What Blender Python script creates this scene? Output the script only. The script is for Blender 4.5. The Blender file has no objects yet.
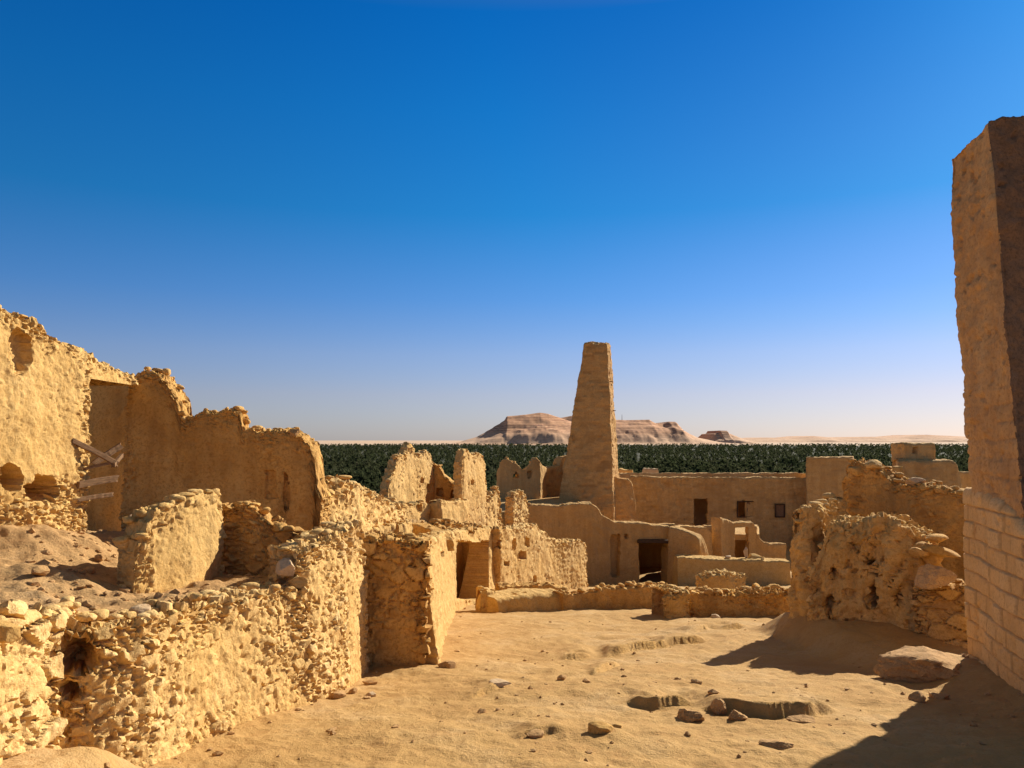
import bpy, math, random
import numpy as np
from mathutils import Vector, Matrix

random.seed(7)
RNG = np.random.default_rng(11)
scn = bpy.context.scene
COL = scn.collection

# ------------------------------------------------------------------ camera geometry
F = 769.0
PITCH = math.atan((440 - 384) / F)
CP, SP = math.cos(PITCH), math.sin(PITCH)


def ray(px, py):
    a = (np.asarray(px, float) - 512) / F
    b = (384 - np.asarray(py, float)) / F
    return a, CP - b * SP, SP + b * CP          # x, y (forward), z


def P(px, py, d):
    x, y, z = ray(px, py)
    return np.array([x / y * d, d, z / y * d])


def proj(x, y, z):
    yc = y * CP + z * SP
    zc = -y * SP + z * CP
    return 512 + F * x / yc, 384 - F * zc / yc


# ------------------------------------------------------------------ numpy noise
def _hash(i, j, k, s):
    with np.errstate(over='ignore'):
        h = (i.astype(np.int64) * 374761393 + j.astype(np.int64) * 668265263 + k.astype(np.int64) * 2147483647 + s * 1274126177).astype(np.uint64)
        h = (h ^ (h >> np.uint64(13))) * np.uint64(1274126177)
        h = (h ^ (h >> np.uint64(16))) * np.uint64(2246822519)
        h = h ^ (h >> np.uint64(15))
    return (h & np.uint64(0xFFFFFF)).astype(np.float64) / float(0xFFFFFF)


def vnoise(p, s=0):
    c = np.floor(p).astype(np.int64)
    f = p - c
    f = f * f * (3 - 2 * f)
    r = 0
    for dx in (0, 1):
        for dy in (0, 1):
            for dz in (0, 1):
                w = (f[:, 0] if dx else 1 - f[:, 0]) * (f[:, 1] if dy else 1 - f[:, 1]) * (f[:, 2] if dz else 1 - f[:, 2])
                r = r + w * _hash(c[:, 0] + dx, c[:, 1] + dy, c[:, 2] + dz, s)
    return r * 2 - 1


def fbm(p, octs=4, s=0, gain=0.5):
    r, a, t = 0, 1.0, 0.0
    for o in range(octs):
        r = r + a * vnoise(p * (2.03 ** o) + o * 17.3, s + o)
        t += a
        a *= gain
    return r / t


def voro(p, s=0):
    """distance to nearest and second nearest cell points, cell random, offset from the nearest point"""
    c = np.floor(p).astype(np.int64)
    n = len(p)
    f1 = np.full(n, 9.0); f2 = np.full(n, 9.0); cid = np.zeros(n); dl = np.zeros((n, 3))
    for dx in (-1, 0, 1):
        for dy in (-1, 0, 1):
            for dz in (-1, 0, 1):
                i, j, k = c[:, 0] + dx, c[:, 1] + dy, c[:, 2] + dz
                e = np.stack([p[:, 0] - i - _hash(i, j, k, s), p[:, 1] - j - _hash(i, j, k, s + 101), p[:, 2] - k - _hash(i, j, k, s + 202)], 1)
                d = np.sqrt((e * e).sum(1))
                m = d < f1
                f2 = np.where(m, f1, np.minimum(f2, d))
                cid = np.where(m, _hash(i, j, k, s + 303), cid)
                dl = np.where(m[:, None], e, dl)
                f1 = np.where(m, d, f1)
    return f1, f2, cid, dl


def smooth(a, b, x):
    t = np.clip((x - a) / (b - a), 0, 1)
    return t * t * (3 - 2 * t)


# ------------------------------------------------------------------ terrain
BASE_D = [-60, -40, 0, 5, 10.5, 17, 38, 62, 76, 112, 220, 5e4]
BASE_Z = [-12, -0.9, -1.45, -2.17, -2.98, -3.92, -6.92, -7.1, -14, -27, -28, -28]
TERR = np.array([(-3.05, 1.0), (-3.08, 4.8), (-3.3, 5.35), (-2.86, 5.9), (-2.44, 8.0), (-2.1, 10.0), (-3.5, 12.0), (-3.6, 22), (-2.4, 24), (-2.0, 30), (-1.6, 36), (-16, 38), (-18, 1.0)])
TCP = np.array([(-3.3, 3, -.95), (-3.3, 4.3, -.99), (-4, 6, -1.2), (-3, 6.3, -1.38), (-2.55, 7.9, -1.62), (-3.5, 8, -1.45), (-2.4, 9.8, -1.75), (-5.5, 8.6, -.92), (-5.7, 9.6, -1.04),
                (-7, 7, -.88), (-4.6, 7, -1.10), (-5.6, 11, -1.32), (-4.3, 10, -1.62), (-3.7, 13, -2.0), (-6, 14, -1.7), (-3.9, 20, -2.4), (-3, 28, -3.0), (-2.5, 33, -3.2), (-10, 30, -2.6)])
UPPER = np.array([(-2.6, 36.4), (0.9, 37.3), (4.0, 37.6), (4.6, 50), (-4, 50)])


LEDGES = []
for _pts, _h in (([(628, 706), (660, 709), (692, 707)], .075), ([(712, 713), (735, 714), (770, 716), (805, 714), (832, 710)], .11), ([(606, 653), (640, 647), (668, 644), (704, 642)], .10),
                 ([(564, 656), (592, 652)], .07), ([(686, 635), (705, 631), (742, 628)], .08), ([(594, 673), (620, 661)], .07), ([(470, 700), (505, 690)], .05), ([(520, 742), (570, 738)], .05)):
    _q = []
    for _a, _b in _pts:
        _x, _y, _z = ray(_a, _b)
        _d = 1.45 / (-_z / _y - 0.144)
        _q.append((_x / _y * _d, _d))
    LEDGES.append((np.array(_q), _h))


def poly_sd(poly, x, y):
    """signed distance, positive inside"""
    n = len(poly); d = np.full(x.shape, 1e9); ins = np.zeros(x.shape, bool)
    for a in range(n):
        x0, y0 = poly[a]; x1, y1 = poly[(a + 1) % n]
        ex, ey = x1 - x0, y1 - y0
        t = np.clip(((x - x0) * ex + (y - y0) * ey) / (ex * ex + ey * ey), 0, 1)
        d = np.minimum(d, np.hypot(x - x0 - t * ex, y - y0 - t * ey))
        c = ((y0 > y) != (y1 > y))
        with np.errstate(divide='ignore', invalid='ignore'):
            c &= x < (x1 - x0) * (y - y0) / (y1 - y0 + 1e-12) + x0
        ins ^= c
    return np.where(ins, d, -d)


def h(x, y, detail=True):
    x = np.atleast_1d(np.asarray(x, float)); y = np.atleast_1d(np.asarray(y, float))
    e = np.maximum(y, np.where(y > -60, np.minimum(np.abs(x) * 0.9 + 18, 1e5), 0))
    e = np.where(e > 62, e, y)
    e = np.where(np.abs(x) + 18 > 80, np.maximum(e, np.abs(x) * 0.9 + 18), e)
    z = np.interp(e, BASE_D, BASE_Z)
    near = (np.hypot(x, y) < 70)
    if near.any():
        xn, yn, zn = x[near], y[near], z[near]
        # sand banked up along the foot of the tall wall on the east side
        zn = zn + 0.22 * np.exp(-((xn - 5.35) / 0.5) ** 2) * smooth(5.5, 8.6, yn) * (1 - smooth(9.5, 11.5, yn))
        zn = zn + 0.36 * smooth(-2.05, -2.6, xn) * (1 - smooth(4.7, 5.5, yn))
        zn = zn + 0.42 * smooth(4.35, 4.95, xn) * smooth(10.2, 12.2, yn) * (1 - smooth(13.6, 15.2, yn)) * (1 - smooth(9, 12, xn))
        sd = poly_sd(TERR, xn, yn)
        w = np.zeros_like(xn); tz = np.zeros_like(xn)
        for cx, cy, cz in TCP:
            q = 1.0 / (((xn - cx) ** 2 + (yn - cy) ** 2) ** 1.25 + 0.05)
            w += q; tz += q * cz
        tz = tz / w
        q3 = np.stack([xn, yn, xn * 0], 1)
        tz = tz + 0.05 * fbm(q3 * 1.1, 3, 5) + 0.035 * fbm(q3 * 4, 3, 6)
        m = smooth(0.0, 0.16, sd)
        zn = zn * (1 - m) + np.maximum(tz, zn) * m
        m2 = smooth(0, 0.4, poly_sd(UPPER, xn, yn))
        zn = zn * (1 - m2) + (-3.45) * m2
        if detail:
            amp = 1 - m2
            zn = zn + amp * (0.10 * fbm(q3 * 0.45, 3, 21) + 0.035 * fbm(q3 * 1.7 + 3, 3, 22) * (1 + m) + 0.022 * fbm(q3 * 6, 3, 23) * (1 + 1.3 * m) + 0.012 * np.minimum(0, fbm(q3 * 3.1, 2, 24)) + 0.007 * fbm(q3 * 17, 2, 25))
            # bedrock ledges breaking through the sand
            wob = .16 * fbm(q3 * 1.3, 3, 31) + .035 * fbm(q3 * 7, 2, 32)
            for pts, hh in LEDGES:
                px_ = pts[:, 0]
                s = yn - np.interp(xn, px_, pts[:, 1]) + wob
                tap = smooth(px_[0] - .12, px_[0] + .15, xn) * (1 - smooth(px_[-1] - .15, px_[-1] + .12, xn))
                brk = smooth(-.25, .15, fbm(q3 * 1.8 + hh * 90, 3, 35) + .25)
                zn = zn + hh * tap * brk * smooth(0, .07 + .05 * vnoise(q3 * 3, 36), s) * (1 - smooth(.1, 1.5, s))
                zn = zn - .25 * hh * tap * smooth(-.3, 0, s) * (1 - smooth(0, .05, s))
        z[near] = zn
    return z


def h1(x, y):
    return float(h([x], [y])[0])


def ground_hit(px, py):
    rx, ry, rz = ray(px, py)
    d = np.linspace(2, 90, 4000)
    zz = d * rz / ry
    g = h(d * rx / ry, d)
    i = int(np.argmax(zz < g))
    return np.array([d[i] * rx / ry, d[i], g[i]])


# ------------------------------------------------------------------ mesh helpers
def mesh_from(name, V, Fq, mat, attrs=None, smooth_sh=True, tris=None, matidx=None):
    """V (n,3); Fq (m,4) quads; tris (k,3)"""
    me = bpy.data.meshes.new(name)
    V = np.asarray(V, np.float32)
    Fq = np.asarray(Fq, np.int32).reshape(-1, 4) if Fq is not None and len(Fq) else np.zeros((0, 4), np.int32)
    T = np.asarray(tris, np.int32).reshape(-1, 3) if tris is not None and len(tris) else np.zeros((0, 3), np.int32)
    nl = Fq.size + T.size
    me.vertices.add(len(V)); me.loops.add(nl); me.polygons.add(len(Fq) + len(T))
    me.vertices.foreach_set('co', V.ravel())
    me.loops.foreach_set('vertex_index', np.concatenate([Fq.ravel(), T.ravel()]))
    me.polygons.foreach_set('loop_start', np.concatenate([np.arange(len(Fq)) * 4, Fq.size + np.arange(len(T)) * 3]).astype(np.int32))
    me.polygons.foreach_set('loop_total', np.concatenate([np.full(len(Fq), 4), np.full(len(T), 3)]).astype(np.int32))
    me.polygons.foreach_set('use_smooth', np.full(len(Fq) + len(T), smooth_sh))
    for m in (mat if isinstance(mat, (list, tuple)) else [mat]):
        me.materials.append(m)
    if matidx is not None:
        me.polygons.foreach_set('material_index', np.asarray(matidx, np.int32))
    if attrs:
        for k, a in attrs.items():
            at = me.color_attributes.new(k, 'FLOAT_COLOR', 'POINT')
            c = np.ones((len(V), 4), np.float32)
            c[:, :a.shape[1]] = a
            at.data.foreach_set('color', c.ravel())
    me.update(calc_edges=True)
    me.validate()
    return me


def normals(V, Q):
    a, b, c, d = V[Q[:, 0]], V[Q[:, 1]], V[Q[:, 2]], V[Q[:, 3]]
    n = np.cross(c - a, d - b)
    N = np.zeros_like(V)
    for k in range(4):
        np.add.at(N, Q[:, k], n)
    return N / (np.linalg.norm(N, axis=1, keepdims=True) + 1e-12)


def weld(V, Q):
    key = np.round(V * 2000).astype(np.int64)
    _, first, inv = np.unique(key, axis=0, return_index=True, return_inverse=True)
    inv = inv.ravel()
    Q = inv[Q]
    bad = (Q[:, 0] == Q[:, 2]) | (Q[:, 1] == Q[:, 3])
    Q = Q[~bad]
    return V[first], Q, first


def link(name, me, loc=(0, 0, 0), parent=None):
    o = bpy.data.objects.new(name, me)
    COL.objects.link(o)
    o.location = loc
    if parent is not None:
        o.parent = parent
    return o


def tag(o, label=None, cat=None, group=None, kind=None):
    if label: o['label'] = label
    if cat: o['category'] = cat
    if group: o['group'] = group
    if kind: o['kind'] = kind
    return o


def empty(name, loc):
    o = bpy.data.objects.new(name, None)
    COL.objects.link(o); o.location = loc; o.empty_display_size = 0.2
    return o


# ------------------------------------------------------------------ materials
def nmat(name, rough=0.95):
    m = bpy.data.materials.new(name); m.use_nodes = True
    nt = m.node_tree
    b = nt.nodes['Principled BSDF']
    b.inputs['Roughness'].default_value = rough
    b.inputs['Specular IOR Level'].default_value = 0.15
    return m, nt, b


def mixc(nt, fac, a, b, mode='MIX'):
    n = nt.nodes.new('ShaderNodeMix'); n.data_type = 'RGBA'; n.blend_type = mode
    for sock, v in ((n.inputs[0], fac), (n.inputs[6], a), (n.inputs[7], b)):
        if hasattr(v, 'is_linked'):
            nt.links.new(v, sock)
        elif isinstance(v, (int, float)):
            sock.default_value = v
        else:
            sock.default_value = (*v, 1)
    return n.outputs[2]


def noise(nt, co, scale, detail=4, rough=0.55, dist=0.0):
    n = nt.nodes.new('ShaderNodeTexNoise')
    n.inputs['Scale'].default_value = scale; n.inputs['Detail'].default_value = detail
    n.inputs['Roughness'].default_value = rough; n.inputs['Distortion'].default_value = dist
    nt.links.new(co, n.inputs['Vector'])
    return n.outputs['Fac']


def ramp(nt, fac, stops):
    n = nt.nodes.new('ShaderNodeValToRGB')
    cr = n.color_ramp
    while len(cr.elements) < len(stops):
        cr.elements.new(0.5)
    for e, (p, c) in zip(cr.elements, stops):
        e.position = p
        e.color = (*c, 1) if not isinstance(c, (int, float)) else (c, c, c, 1)
    nt.links.new(fac, n.inputs[0])
    return n.outputs[0]


def math_n(nt, op, a, b=0.0, clamp=False):
    n = nt.nodes.new('ShaderNodeMath'); n.operation = op; n.use_clamp = clamp
    for s, v in ((n.inputs[0], a), (n.inputs[1], b)):
        if hasattr(v, 'is_linked'): nt.links.new(v, s)
        else: s.default_value = v
    return n.outputs[0]


def bump(nt, bsdf, hgt, dist, strength=1.0, prev=None):
    n = nt.nodes.new('ShaderNodeBump')
    n.inputs['Distance'].default_value = dist; n.inputs['Strength'].default_value = strength
    nt.links.new(hgt, n.inputs['Height'])
    if prev is not None: nt.links.new(prev, n.inputs['Normal'])
    nt.links.new(n.outputs[0], bsdf.inputs['Normal'])
    return n.outputs[0]


def wall_mat(name, dark, mid, pale, mortar, sc=1.0, bd=0.02, stain=None):
    """stone colour from the per-stone random stored on the mesh, mud mortar between, patches of wear"""
    m, nt, b = nmat(name)
    geo = nt.nodes.new('ShaderNodeNewGeometry'); pos = geo.outputs['Position']
    at = nt.nodes.new('ShaderNodeVertexColor'); at.layer_name = 'st'
    sp = nt.nodes.new('ShaderNodeSeparateColor'); nt.links.new(at.outputs[0], sp.inputs[0])
    stone = ramp(nt, sp.outputs[0], [(0.0, dark), (0.28, mid), (0.62, mid), (0.95, pale)])
    col = mixc(nt, sp.outputs[1], stone, mortar)
    big = noise(nt, pos, 0.9 * sc, 4, 0.6)
    col = mixc(nt, ramp(nt, big, [(0.35, 0.0), (0.7, 0.55)]), col, pale)
    med = noise(nt, pos, 5 * sc, 5, 0.65)
    col = mixc(nt, ramp(nt, med, [(0.3, 0.75), (0.55, 0.0)]), col, mixc(nt, 0.55, col, dark))
    fine = noise(nt, pos, 34 * sc, 4, 0.7)
    col = mixc(nt, ramp(nt, fine, [(0.34, 0.9), (0.5, 0.0)]), col, mixc(nt, 0.85, col, dark))
    grit = noise(nt, pos, 15 * sc, 5, 0.75, 0.4)
    col = mixc(nt, ramp(nt, grit, [(0.32, 0.75), (0.46, 0.0)]), col, dark)
    col = mixc(nt, ramp(nt, grit, [(0.58, 0.0), (0.74, 0.5)]), col, pale)
    if stain:
        mp = nt.nodes.new('ShaderNodeMapping'); mp.inputs['Scale'].default_value = (3.0, 3.0, 0.3); nt.links.new(pos, mp.inputs[0])
        s3 = noise(nt, mp.outputs[0], 1.0, 4, 0.6)
        col = mixc(nt, ramp(nt, s3, [(0.48, 0.0), (0.7, 0.5)]), col, stain)
        col = mixc(nt, ramp(nt, s3, [(0.3, 0.4), (0.45, 0.0)]), col, pale)
        s2 = noise(nt, pos, 0.55, 5, 0.6, 0.6)
        col = mixc(nt, ramp(nt, s2, [(0.5, 0.0), (0.72, 0.6)]), col, stain)
    nt.links.new(col, b.inputs['Base Color'])
    hh = math_n(nt, 'ADD', math_n(nt, 'MULTIPLY', fine, 0.5), med)
    hh = math_n(nt, 'ADD', hh, math_n(nt, 'MULTIPLY', noise(nt, pos, 110 * sc, 2, 0.6), 0.2))
    bump(nt, b, hh, bd, 1.0)
    return m


OCHRE = (0.45, 0.245, 0.066); TAN = (0.69, 0.43, 0.150); PALE = (0.80, 0.56, 0.25); DARK = (0.43, 0.23, 0.065)
M_RUB = wall_mat('rubble_stone', DARK, TAN, PALE, (0.67, 0.415, 0.138), 1.0, 0.02)
M_PLA = wall_mat('pitted_mud_plaster', OCHRE, (0.62, 0.385, 0.13), (0.73, 0.49, 0.20), (0.61, 0.375, 0.125), 1.0, 0.022)
M_BRN = wall_mat('brown_mud_plaster', (0.40, 0.19, 0.045), (0.68, 0.38, 0.10), (0.74, 0.47, 0.17), (0.66, 0.36, 0.095), 0.8, 0.03, stain=(0.33, 0.17, 0.05))
M_MUD = wall_mat('smooth_mud', (0.42, 0.24, 0.085), (0.58, 0.35, 0.125), (0.66, 0.43, 0.18), (0.57, 0.34, 0.12), 0.6, 0.05, stain=(0.40, 0.225, 0.08))
M_TOW = wall_mat('mud_brick_tower', (0.38, 0.195, 0.062), (0.58, 0.33, 0.11), (0.65, 0.40, 0.15), (0.52, 0.285, 0.095), 0.6, 0.05)
M_BLK = wall_mat('cut_block', (0.56, 0.32, 0.115), (0.74, 0.455, 0.175), (0.80, 0.53, 0.235), (0.42, 0.23, 0.085), 1.0, 0.012)
M_PIL = wall_mat('stained_plaster', (0.42, 0.22, 0.08), (0.66, 0.39, 0.15), (0.72, 0.46, 0.20), (0.64, 0.37, 0.145), 0.8, 0.02, stain=(0.36, 0.195, 0.085))
M_PIL_SHADE = wall_mat('painted_shade_plaster', (0.10, 0.06, 0.032), (0.24, 0.14, 0.072), (0.36, 0.21, 0.11), (0.22, 0.125, 0.065), 1.1, 0.02)  # pier plaster darkened in colour to stand for its shaded face
M_YEL = wall_mat('yellow_sandstone', (0.36, 0.18, 0.045), (0.56, 0.32, 0.08), (0.64, 0.42, 0.17), (0.42, 0.23, 0.07), 1.0, 0.012)
M_PINK = wall_mat('pinkish_rock', (0.32, 0.19, 0.10), (0.55, 0.35, 0.16), (0.66, 0.46, 0.25), (0.4, 0.23, 0.10), 1.6, 0.02)
M_PALE = wall_mat('pale_limestone', (0.42, 0.27, 0.14), (0.58, 0.40, 0.22), (0.68, 0.52, 0.34), (0.5, 0.33, 0.17), 1.2, 0.012)
M_ROCK = wall_mat('sandy_rock', (0.30, 0.16, 0.065), (0.50, 0.29, 0.115), (0.58, 0.36, 0.16), (0.46, 0.26, 0.10), 1.2, 0.018)


def ground_mat():
    m, nt, b = nmat('sandy_ground')
    geo = nt.nodes.new('ShaderNodeNewGeometry'); pos = geo.outputs['Position']
    at = nt.nodes.new('ShaderNodeVertexColor'); at.layer_name = 'zone'
    sp = nt.nodes.new('ShaderNodeSeparateColor'); nt.links.new(at.outputs[0], sp.inputs[0])
    col = ramp(nt, noise(nt, pos, 0.8, 6, 0.62), [(0.3, (0.415, 0.232, 0.074)), (0.5, (0.49, 0.292, 0.102)), (0.72, (0.545, 0.355, 0.16))])
    med = noise(nt, pos, 5.5, 6, 0.7, 0.3)
    col = mixc(nt, ramp(nt, med, [(0.30, 0.7), (0.5, 0.0)]), col, (0.42, 0.225, 0.075))
    fine = noise(nt, pos, 38, 4, 0.7)
    col = mixc(nt, ramp(nt, fine, [(0.33, 0.55), (0.47, 0.0)]), col, (0.36, 0.19, 0.065))
    col = mixc(nt, ramp(nt, fine, [(0.6, 0.0), (0.75, 0.35)]), col, (0.70, 0.47, 0.24))
    # terrace earth: greyer, rubbly
    terr = ramp(nt, noise(nt, pos, 3.5, 6, 0.7), [(0.3, (0.34, 0.19, 0.075)), (0.55, (0.50, 0.30, 0.125)), (0.75, (0.58, 0.37, 0.18))])
    terr = mixc(nt, ramp(nt, fine, [(0.3, 0.7), (0.5, 0.0)]), terr, (0.25, 0.135, 0.055))
    col = mixc(nt, sp.outputs[0], col, terr)
    # orchard floor under the palms, pale desert beyond
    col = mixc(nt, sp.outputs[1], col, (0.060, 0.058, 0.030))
    des = ramp(nt, noise(nt, pos, 0.0012, 5, 0.6), [(0.3, (0.50, 0.34, 0.21)), (0.7, (0.62, 0.45, 0.31))])
    col = mixc(nt, sp.outputs[2], col, des)
    nt.links.new(col, b.inputs['Base Color'])
    hh = math_n(nt, 'ADD', math_n(nt, 'MULTIPLY', fine, 0.45), med)
    hh = math_n(nt, 'ADD', hh, math_n(nt, 'MULTIPLY', noise(nt, pos, 130, 2, 0.6), 0.16))
    bump(nt, b, hh, 0.035, 0.9)
    return m


M_GROUND = ground_mat()


def plain_mat(name, c1, c2, scale, rough=0.9, bd=0.0, stretch=None):
    m, nt, b = nmat(name, rough)
    tc = nt.nodes.new('ShaderNodeTexCoord'); co = tc.outputs['Object']
    if stretch:
        mp = nt.nodes.new('ShaderNodeMapping'); mp.inputs['Scale'].default_value = stretch
        nt.links.new(co, mp.inputs[0]); co = mp.outputs[0]
    nz = noise(nt, co, scale, 5, 0.6)
    nt.links.new(ramp(nt, nz, [(0.3, c1), (0.7, c2)]), b.inputs['Base Color'])
    if bd: bump(nt, b, nz, bd)
    return m


M_WOOD = plain_mat('weathered_wood', (0.10, 0.052, 0.026), (0.33, 0.19, 0.09), 9, 0.85, 0.004, (1, 14, 14))
M_DOOR = plain_mat('dark_wood', (0.05, 0.028, 0.016), (0.10, 0.058, 0.032), 6, 0.85)
M_SHUT = plain_mat('shutter_wood', (0.20, 0.11, 0.055), (0.30, 0.17, 0.09), 8, 0.85)
M_TRUNK = plain_mat('palm_trunk', (0.10, 0.07, 0.045), (0.19, 0.13, 0.085), 4)


def frond_mat():
    m, nt, b = nmat('palm_fronds', 0.6)
    at = nt.nodes.new('ShaderNodeVertexColor'); at.layer_name = 'st'
    sp = nt.nodes.new('ShaderNodeSeparateColor'); nt.links.new(at.outputs[0], sp.inputs[0])
    oi = nt.nodes.new('ShaderNodeObjectInfo')
    v = math_n(nt, 'ADD', sp.outputs[0], math_n(nt, 'MULTIPLY', oi.outputs['Random'], 0.25))
    col = ramp(nt, v, [(0.0, (0.026, 0.034, 0.014)), (0.4, (0.050, 0.062, 0.026)), (0.75, (0.070, 0.078, 0.036)), (1.0, (0.090, 0.090, 0.045))])
    nt.links.new(col, b.inputs['Base Color'])
    b.inputs['Specular IOR Level'].default_value = 0.0
    b.inputs['Roughness'].default_value = 1.0
    tr = nt.nodes.new('ShaderNodeBsdfTranslucent'); nt.links.new(col, tr.inputs['Color'])
    mx = nt.nodes.new('ShaderNodeMixShader'); mx.inputs[0].default_value = 0.42
    nt.links.new(b.outputs[0], mx.inputs[1]); nt.links.new(tr.outputs[0], mx.inputs[2])
    nt.links.new(mx.outputs[0], nt.nodes['Material Output'].inputs['Surface'])
    return m


M_FROND = frond_mat()

# ------------------------------------------------------------------ surface relief styles
STY = {
    # stone size, flattening, stone relief, lump, fine roughness, joint width, mud cover, pit depth, pit size
    'rubble':  dict(s=0.105, ax=1.6, a=0.038, lump=0.05, fine=0.016, w=0.10, mud=0.52, pit=0.042, ps=0.075),
    'boulder': dict(s=0.22, ax=1.8, a=0.090, lump=0.06, fine=0.016, w=0.12, mud=0.25, pit=0.05, ps=0.10),
    'plaster': dict(s=0.08, ax=1.2, a=0.012, lump=0.05, fine=0.013, w=0.2, mud=0.85, pit=0.014, ps=0.045),
    'masonry': dict(s=0.16, ax=1.7, a=0.042, lump=0.04, fine=0.012, w=0.12, mud=0.50, pit=0.02, ps=0.07),
    'pitted':  dict(s=0.075, ax=1.3, a=0.018, lump=0.06, fine=0.017, w=0.18, mud=0.78, pit=0.016, ps=0.05),
    'farrub':  dict(s=0.15, ax=1.5, a=0.080, lump=0.10, fine=0.03, w=0.16, mud=0.45, pit=0.06, ps=0.12),
    'mud':     dict(s=0.26, ax=1.5, a=0.020, lump=0.08, fine=0.022, w=0.25, mud=0.75, pit=0.025, ps=0.10),
    'eroded':  dict(s=0.12, ax=0.7, a=0.030, lump=0.20, fine=0.060, w=0.2, mud=0.80, pit=0.07, ps=0.11),
    'weather': dict(s=0.22, ax=1.3, a=0.016, lump=0.10, fine=0.022, w=0.25, mud=0.75, pit=0.05, ps=0.13),
    'slabs':   dict(s=0.28, ax=2.2, a=0.085, lump=0.06, fine=0.016, w=0.09, mud=0.15, pit=0.03, ps=0.1),
}


def relief(V, N, style, seed, uz=None, ex=None):
    if style == 'blocks':
        u, z = uz[:, 0], uz[:, 1]
        uw = u + 0.012 * vnoise(np.stack([u * 3, z * 3, z * 0], 1), seed)
        zw = z + 0.015 * vnoise(np.stack([u * 2, z * 2, z * 0 + 5], 1), seed)
        BH, BW = 0.195, 0.31
        row = np.floor(zw / BH)
        bu = uw / BW + 0.5 * (row % 2) + 0.17 * _hash(row, row * 0, row * 0, 5)
        bi = np.floor(bu)
        fu, fz = bu - bi, zw / BH - row
        e = np.minimum(np.minimum(fu, 1 - fu) * BW, np.minimum(fz, 1 - fz) * BH)
        rnd = _hash(bi, row, row * 0, seed)
        prof = smooth(0.0, 0.014, e)
        q = V
        d = (prof * (0.018 + 0.030 * rnd) + 0.022 * fbm(q * 2.2, 3, seed) + 0.010 * fbm(q * 9, 4, seed + 3) - .022 * smooth(.3, .55, fbm(q * 7, 3, seed + 8)))
        return d, np.stack([rnd * 0.75 + 0.15 * (fbm(q * 4, 2, seed) + 1), 1 - prof], 1)
    if style == 'course':                                  # thin hand-laid mud brick courses
        u = V[:, 0] * .8 + V[:, 1] * .6; z = V[:, 2]
        zw = z + 0.05 * vnoise(np.stack([u * .9, z * .9, z * 0 + 5], 1), seed)
        row = np.floor(zw / 0.17)
        bu = u / .34 + _hash(row, row * 0, row * 0, 5); bi = np.floor(bu)
        rnd = _hash(bi, row, row * 0, seed)
        fz = zw / 0.17 - row; fu = bu - bi
        prof = smooth(0, .2, np.minimum(fz, 1 - fz)) * smooth(0, .12, np.minimum(fu, 1 - fu))
        d = 0.02 * prof + .035 * (rnd - .5) + .10 * fbm(V * .8, 3, seed) + .07 * fbm(V * 2.6, 4, seed + 1) - .08 * smooth(.35, .6, fbm(V * 1.9, 3, seed + 2))
        return d, np.stack([np.clip(rnd * .8 + .2 * fbm(V * 2, 2, seed), 0, 1), .4 * (1 - prof)], 1)
    S = STY[style]
    sc = np.array([1 / S['s'] / S['ax'] ** 0.5, 1 / S['s'] / S['ax'] ** 0.5, S['ax'] ** 0.5 / S['s']])
    if ex is None: ex = np.zeros(len(V))
    wp = V + 0.38 * S['s'] * np.stack([fbm(V / S['s'] * .7 + k * 9.1, 3, seed + k) for k in range(3)], 1)
    f1, f2, cid, dl = voro(wp * sc, seed)
    g1, g2, cid2, dl2 = voro(wp * sc * 2.3 + 31.7, seed + 7)
    small = ((cid * 7.13) % 1.0) > 0.55                     # some beds hold small packing stones instead of one big one
    e1 = np.where(small, np.minimum(f2 - f1, (g2 - g1) * .6), f2 - f1)
    idd = np.where(small, cid2, cid)
    de = np.where(small[:, None], dl2 * .5, dl)
    tl = np.stack([(idd * 91.7) % 1, (idd * 57.3) % 1, (idd * 133.1) % 1], 1) - .5
    prof = smooth(0.02, S['w'], e1)
    mudn = smooth(-0.22, 0.30, fbm(V * 1.6, 4, seed + 40) + (S['mud'] - 0.5) * 1.4)   # 1 = mud covers the joints
    mudn = mudn * (1 - ex)
    if style == 'eroded':                                   # rain-cut furrows running down the face
        wp = wp * [1, 1, .45]
    face = prof * (0.30 + 0.75 * idd * np.where(small, .6, 1) + 1.0 * (tl * de).sum(1))
    d = (S['a'] + ex * 0.045) * (face * (1 - 0.62 * mudn) + 0.5 * mudn - 0.7)
    d = d + S['lump'] * fbm(V * 1.1, 3, seed + 50) + S['fine'] * fbm(V * 9, 5, seed + 60, .6) + S['lump'] * .45 * fbm(V * 3.3, 3, seed + 55) + .45 * S['fine'] * fbm(V * 31, 3, seed + 61)
    # hollows where stones and plaster have dropped out
    wq = V + 0.8 * S['ps'] * np.stack([fbm(V / S['ps'] * .8 + k * 5.3, 3, seed + 20 + k) for k in range(3)], 1)
    h1_, h2_, hid, _ = voro(wq / S['ps'] * [1, 1, 1.5], seed + 17)
    pit = (hid > .80) * smooth(.62, .20, h1_ + .35 * fbm(V / S['ps'] * 1.7, 3, seed + 27)) * smooth(-.45, .1, fbm(V * 2.1, 2, seed + 71))
    pit = np.maximum(pit, .8 * smooth(0.44, 0.62, fbm(V * 4.2, 4, seed + 70)))
    d = d - pit * S['pit']
    if style == 'eroded':
        d = d + .07 * fbm(V * [3.2, 3.2, .9], 4, seed + 33, .6) - .05 * smooth(.15, .5, fbm(V * [5, 5, 1.3], 3, seed + 34))
    jm = 0
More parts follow.
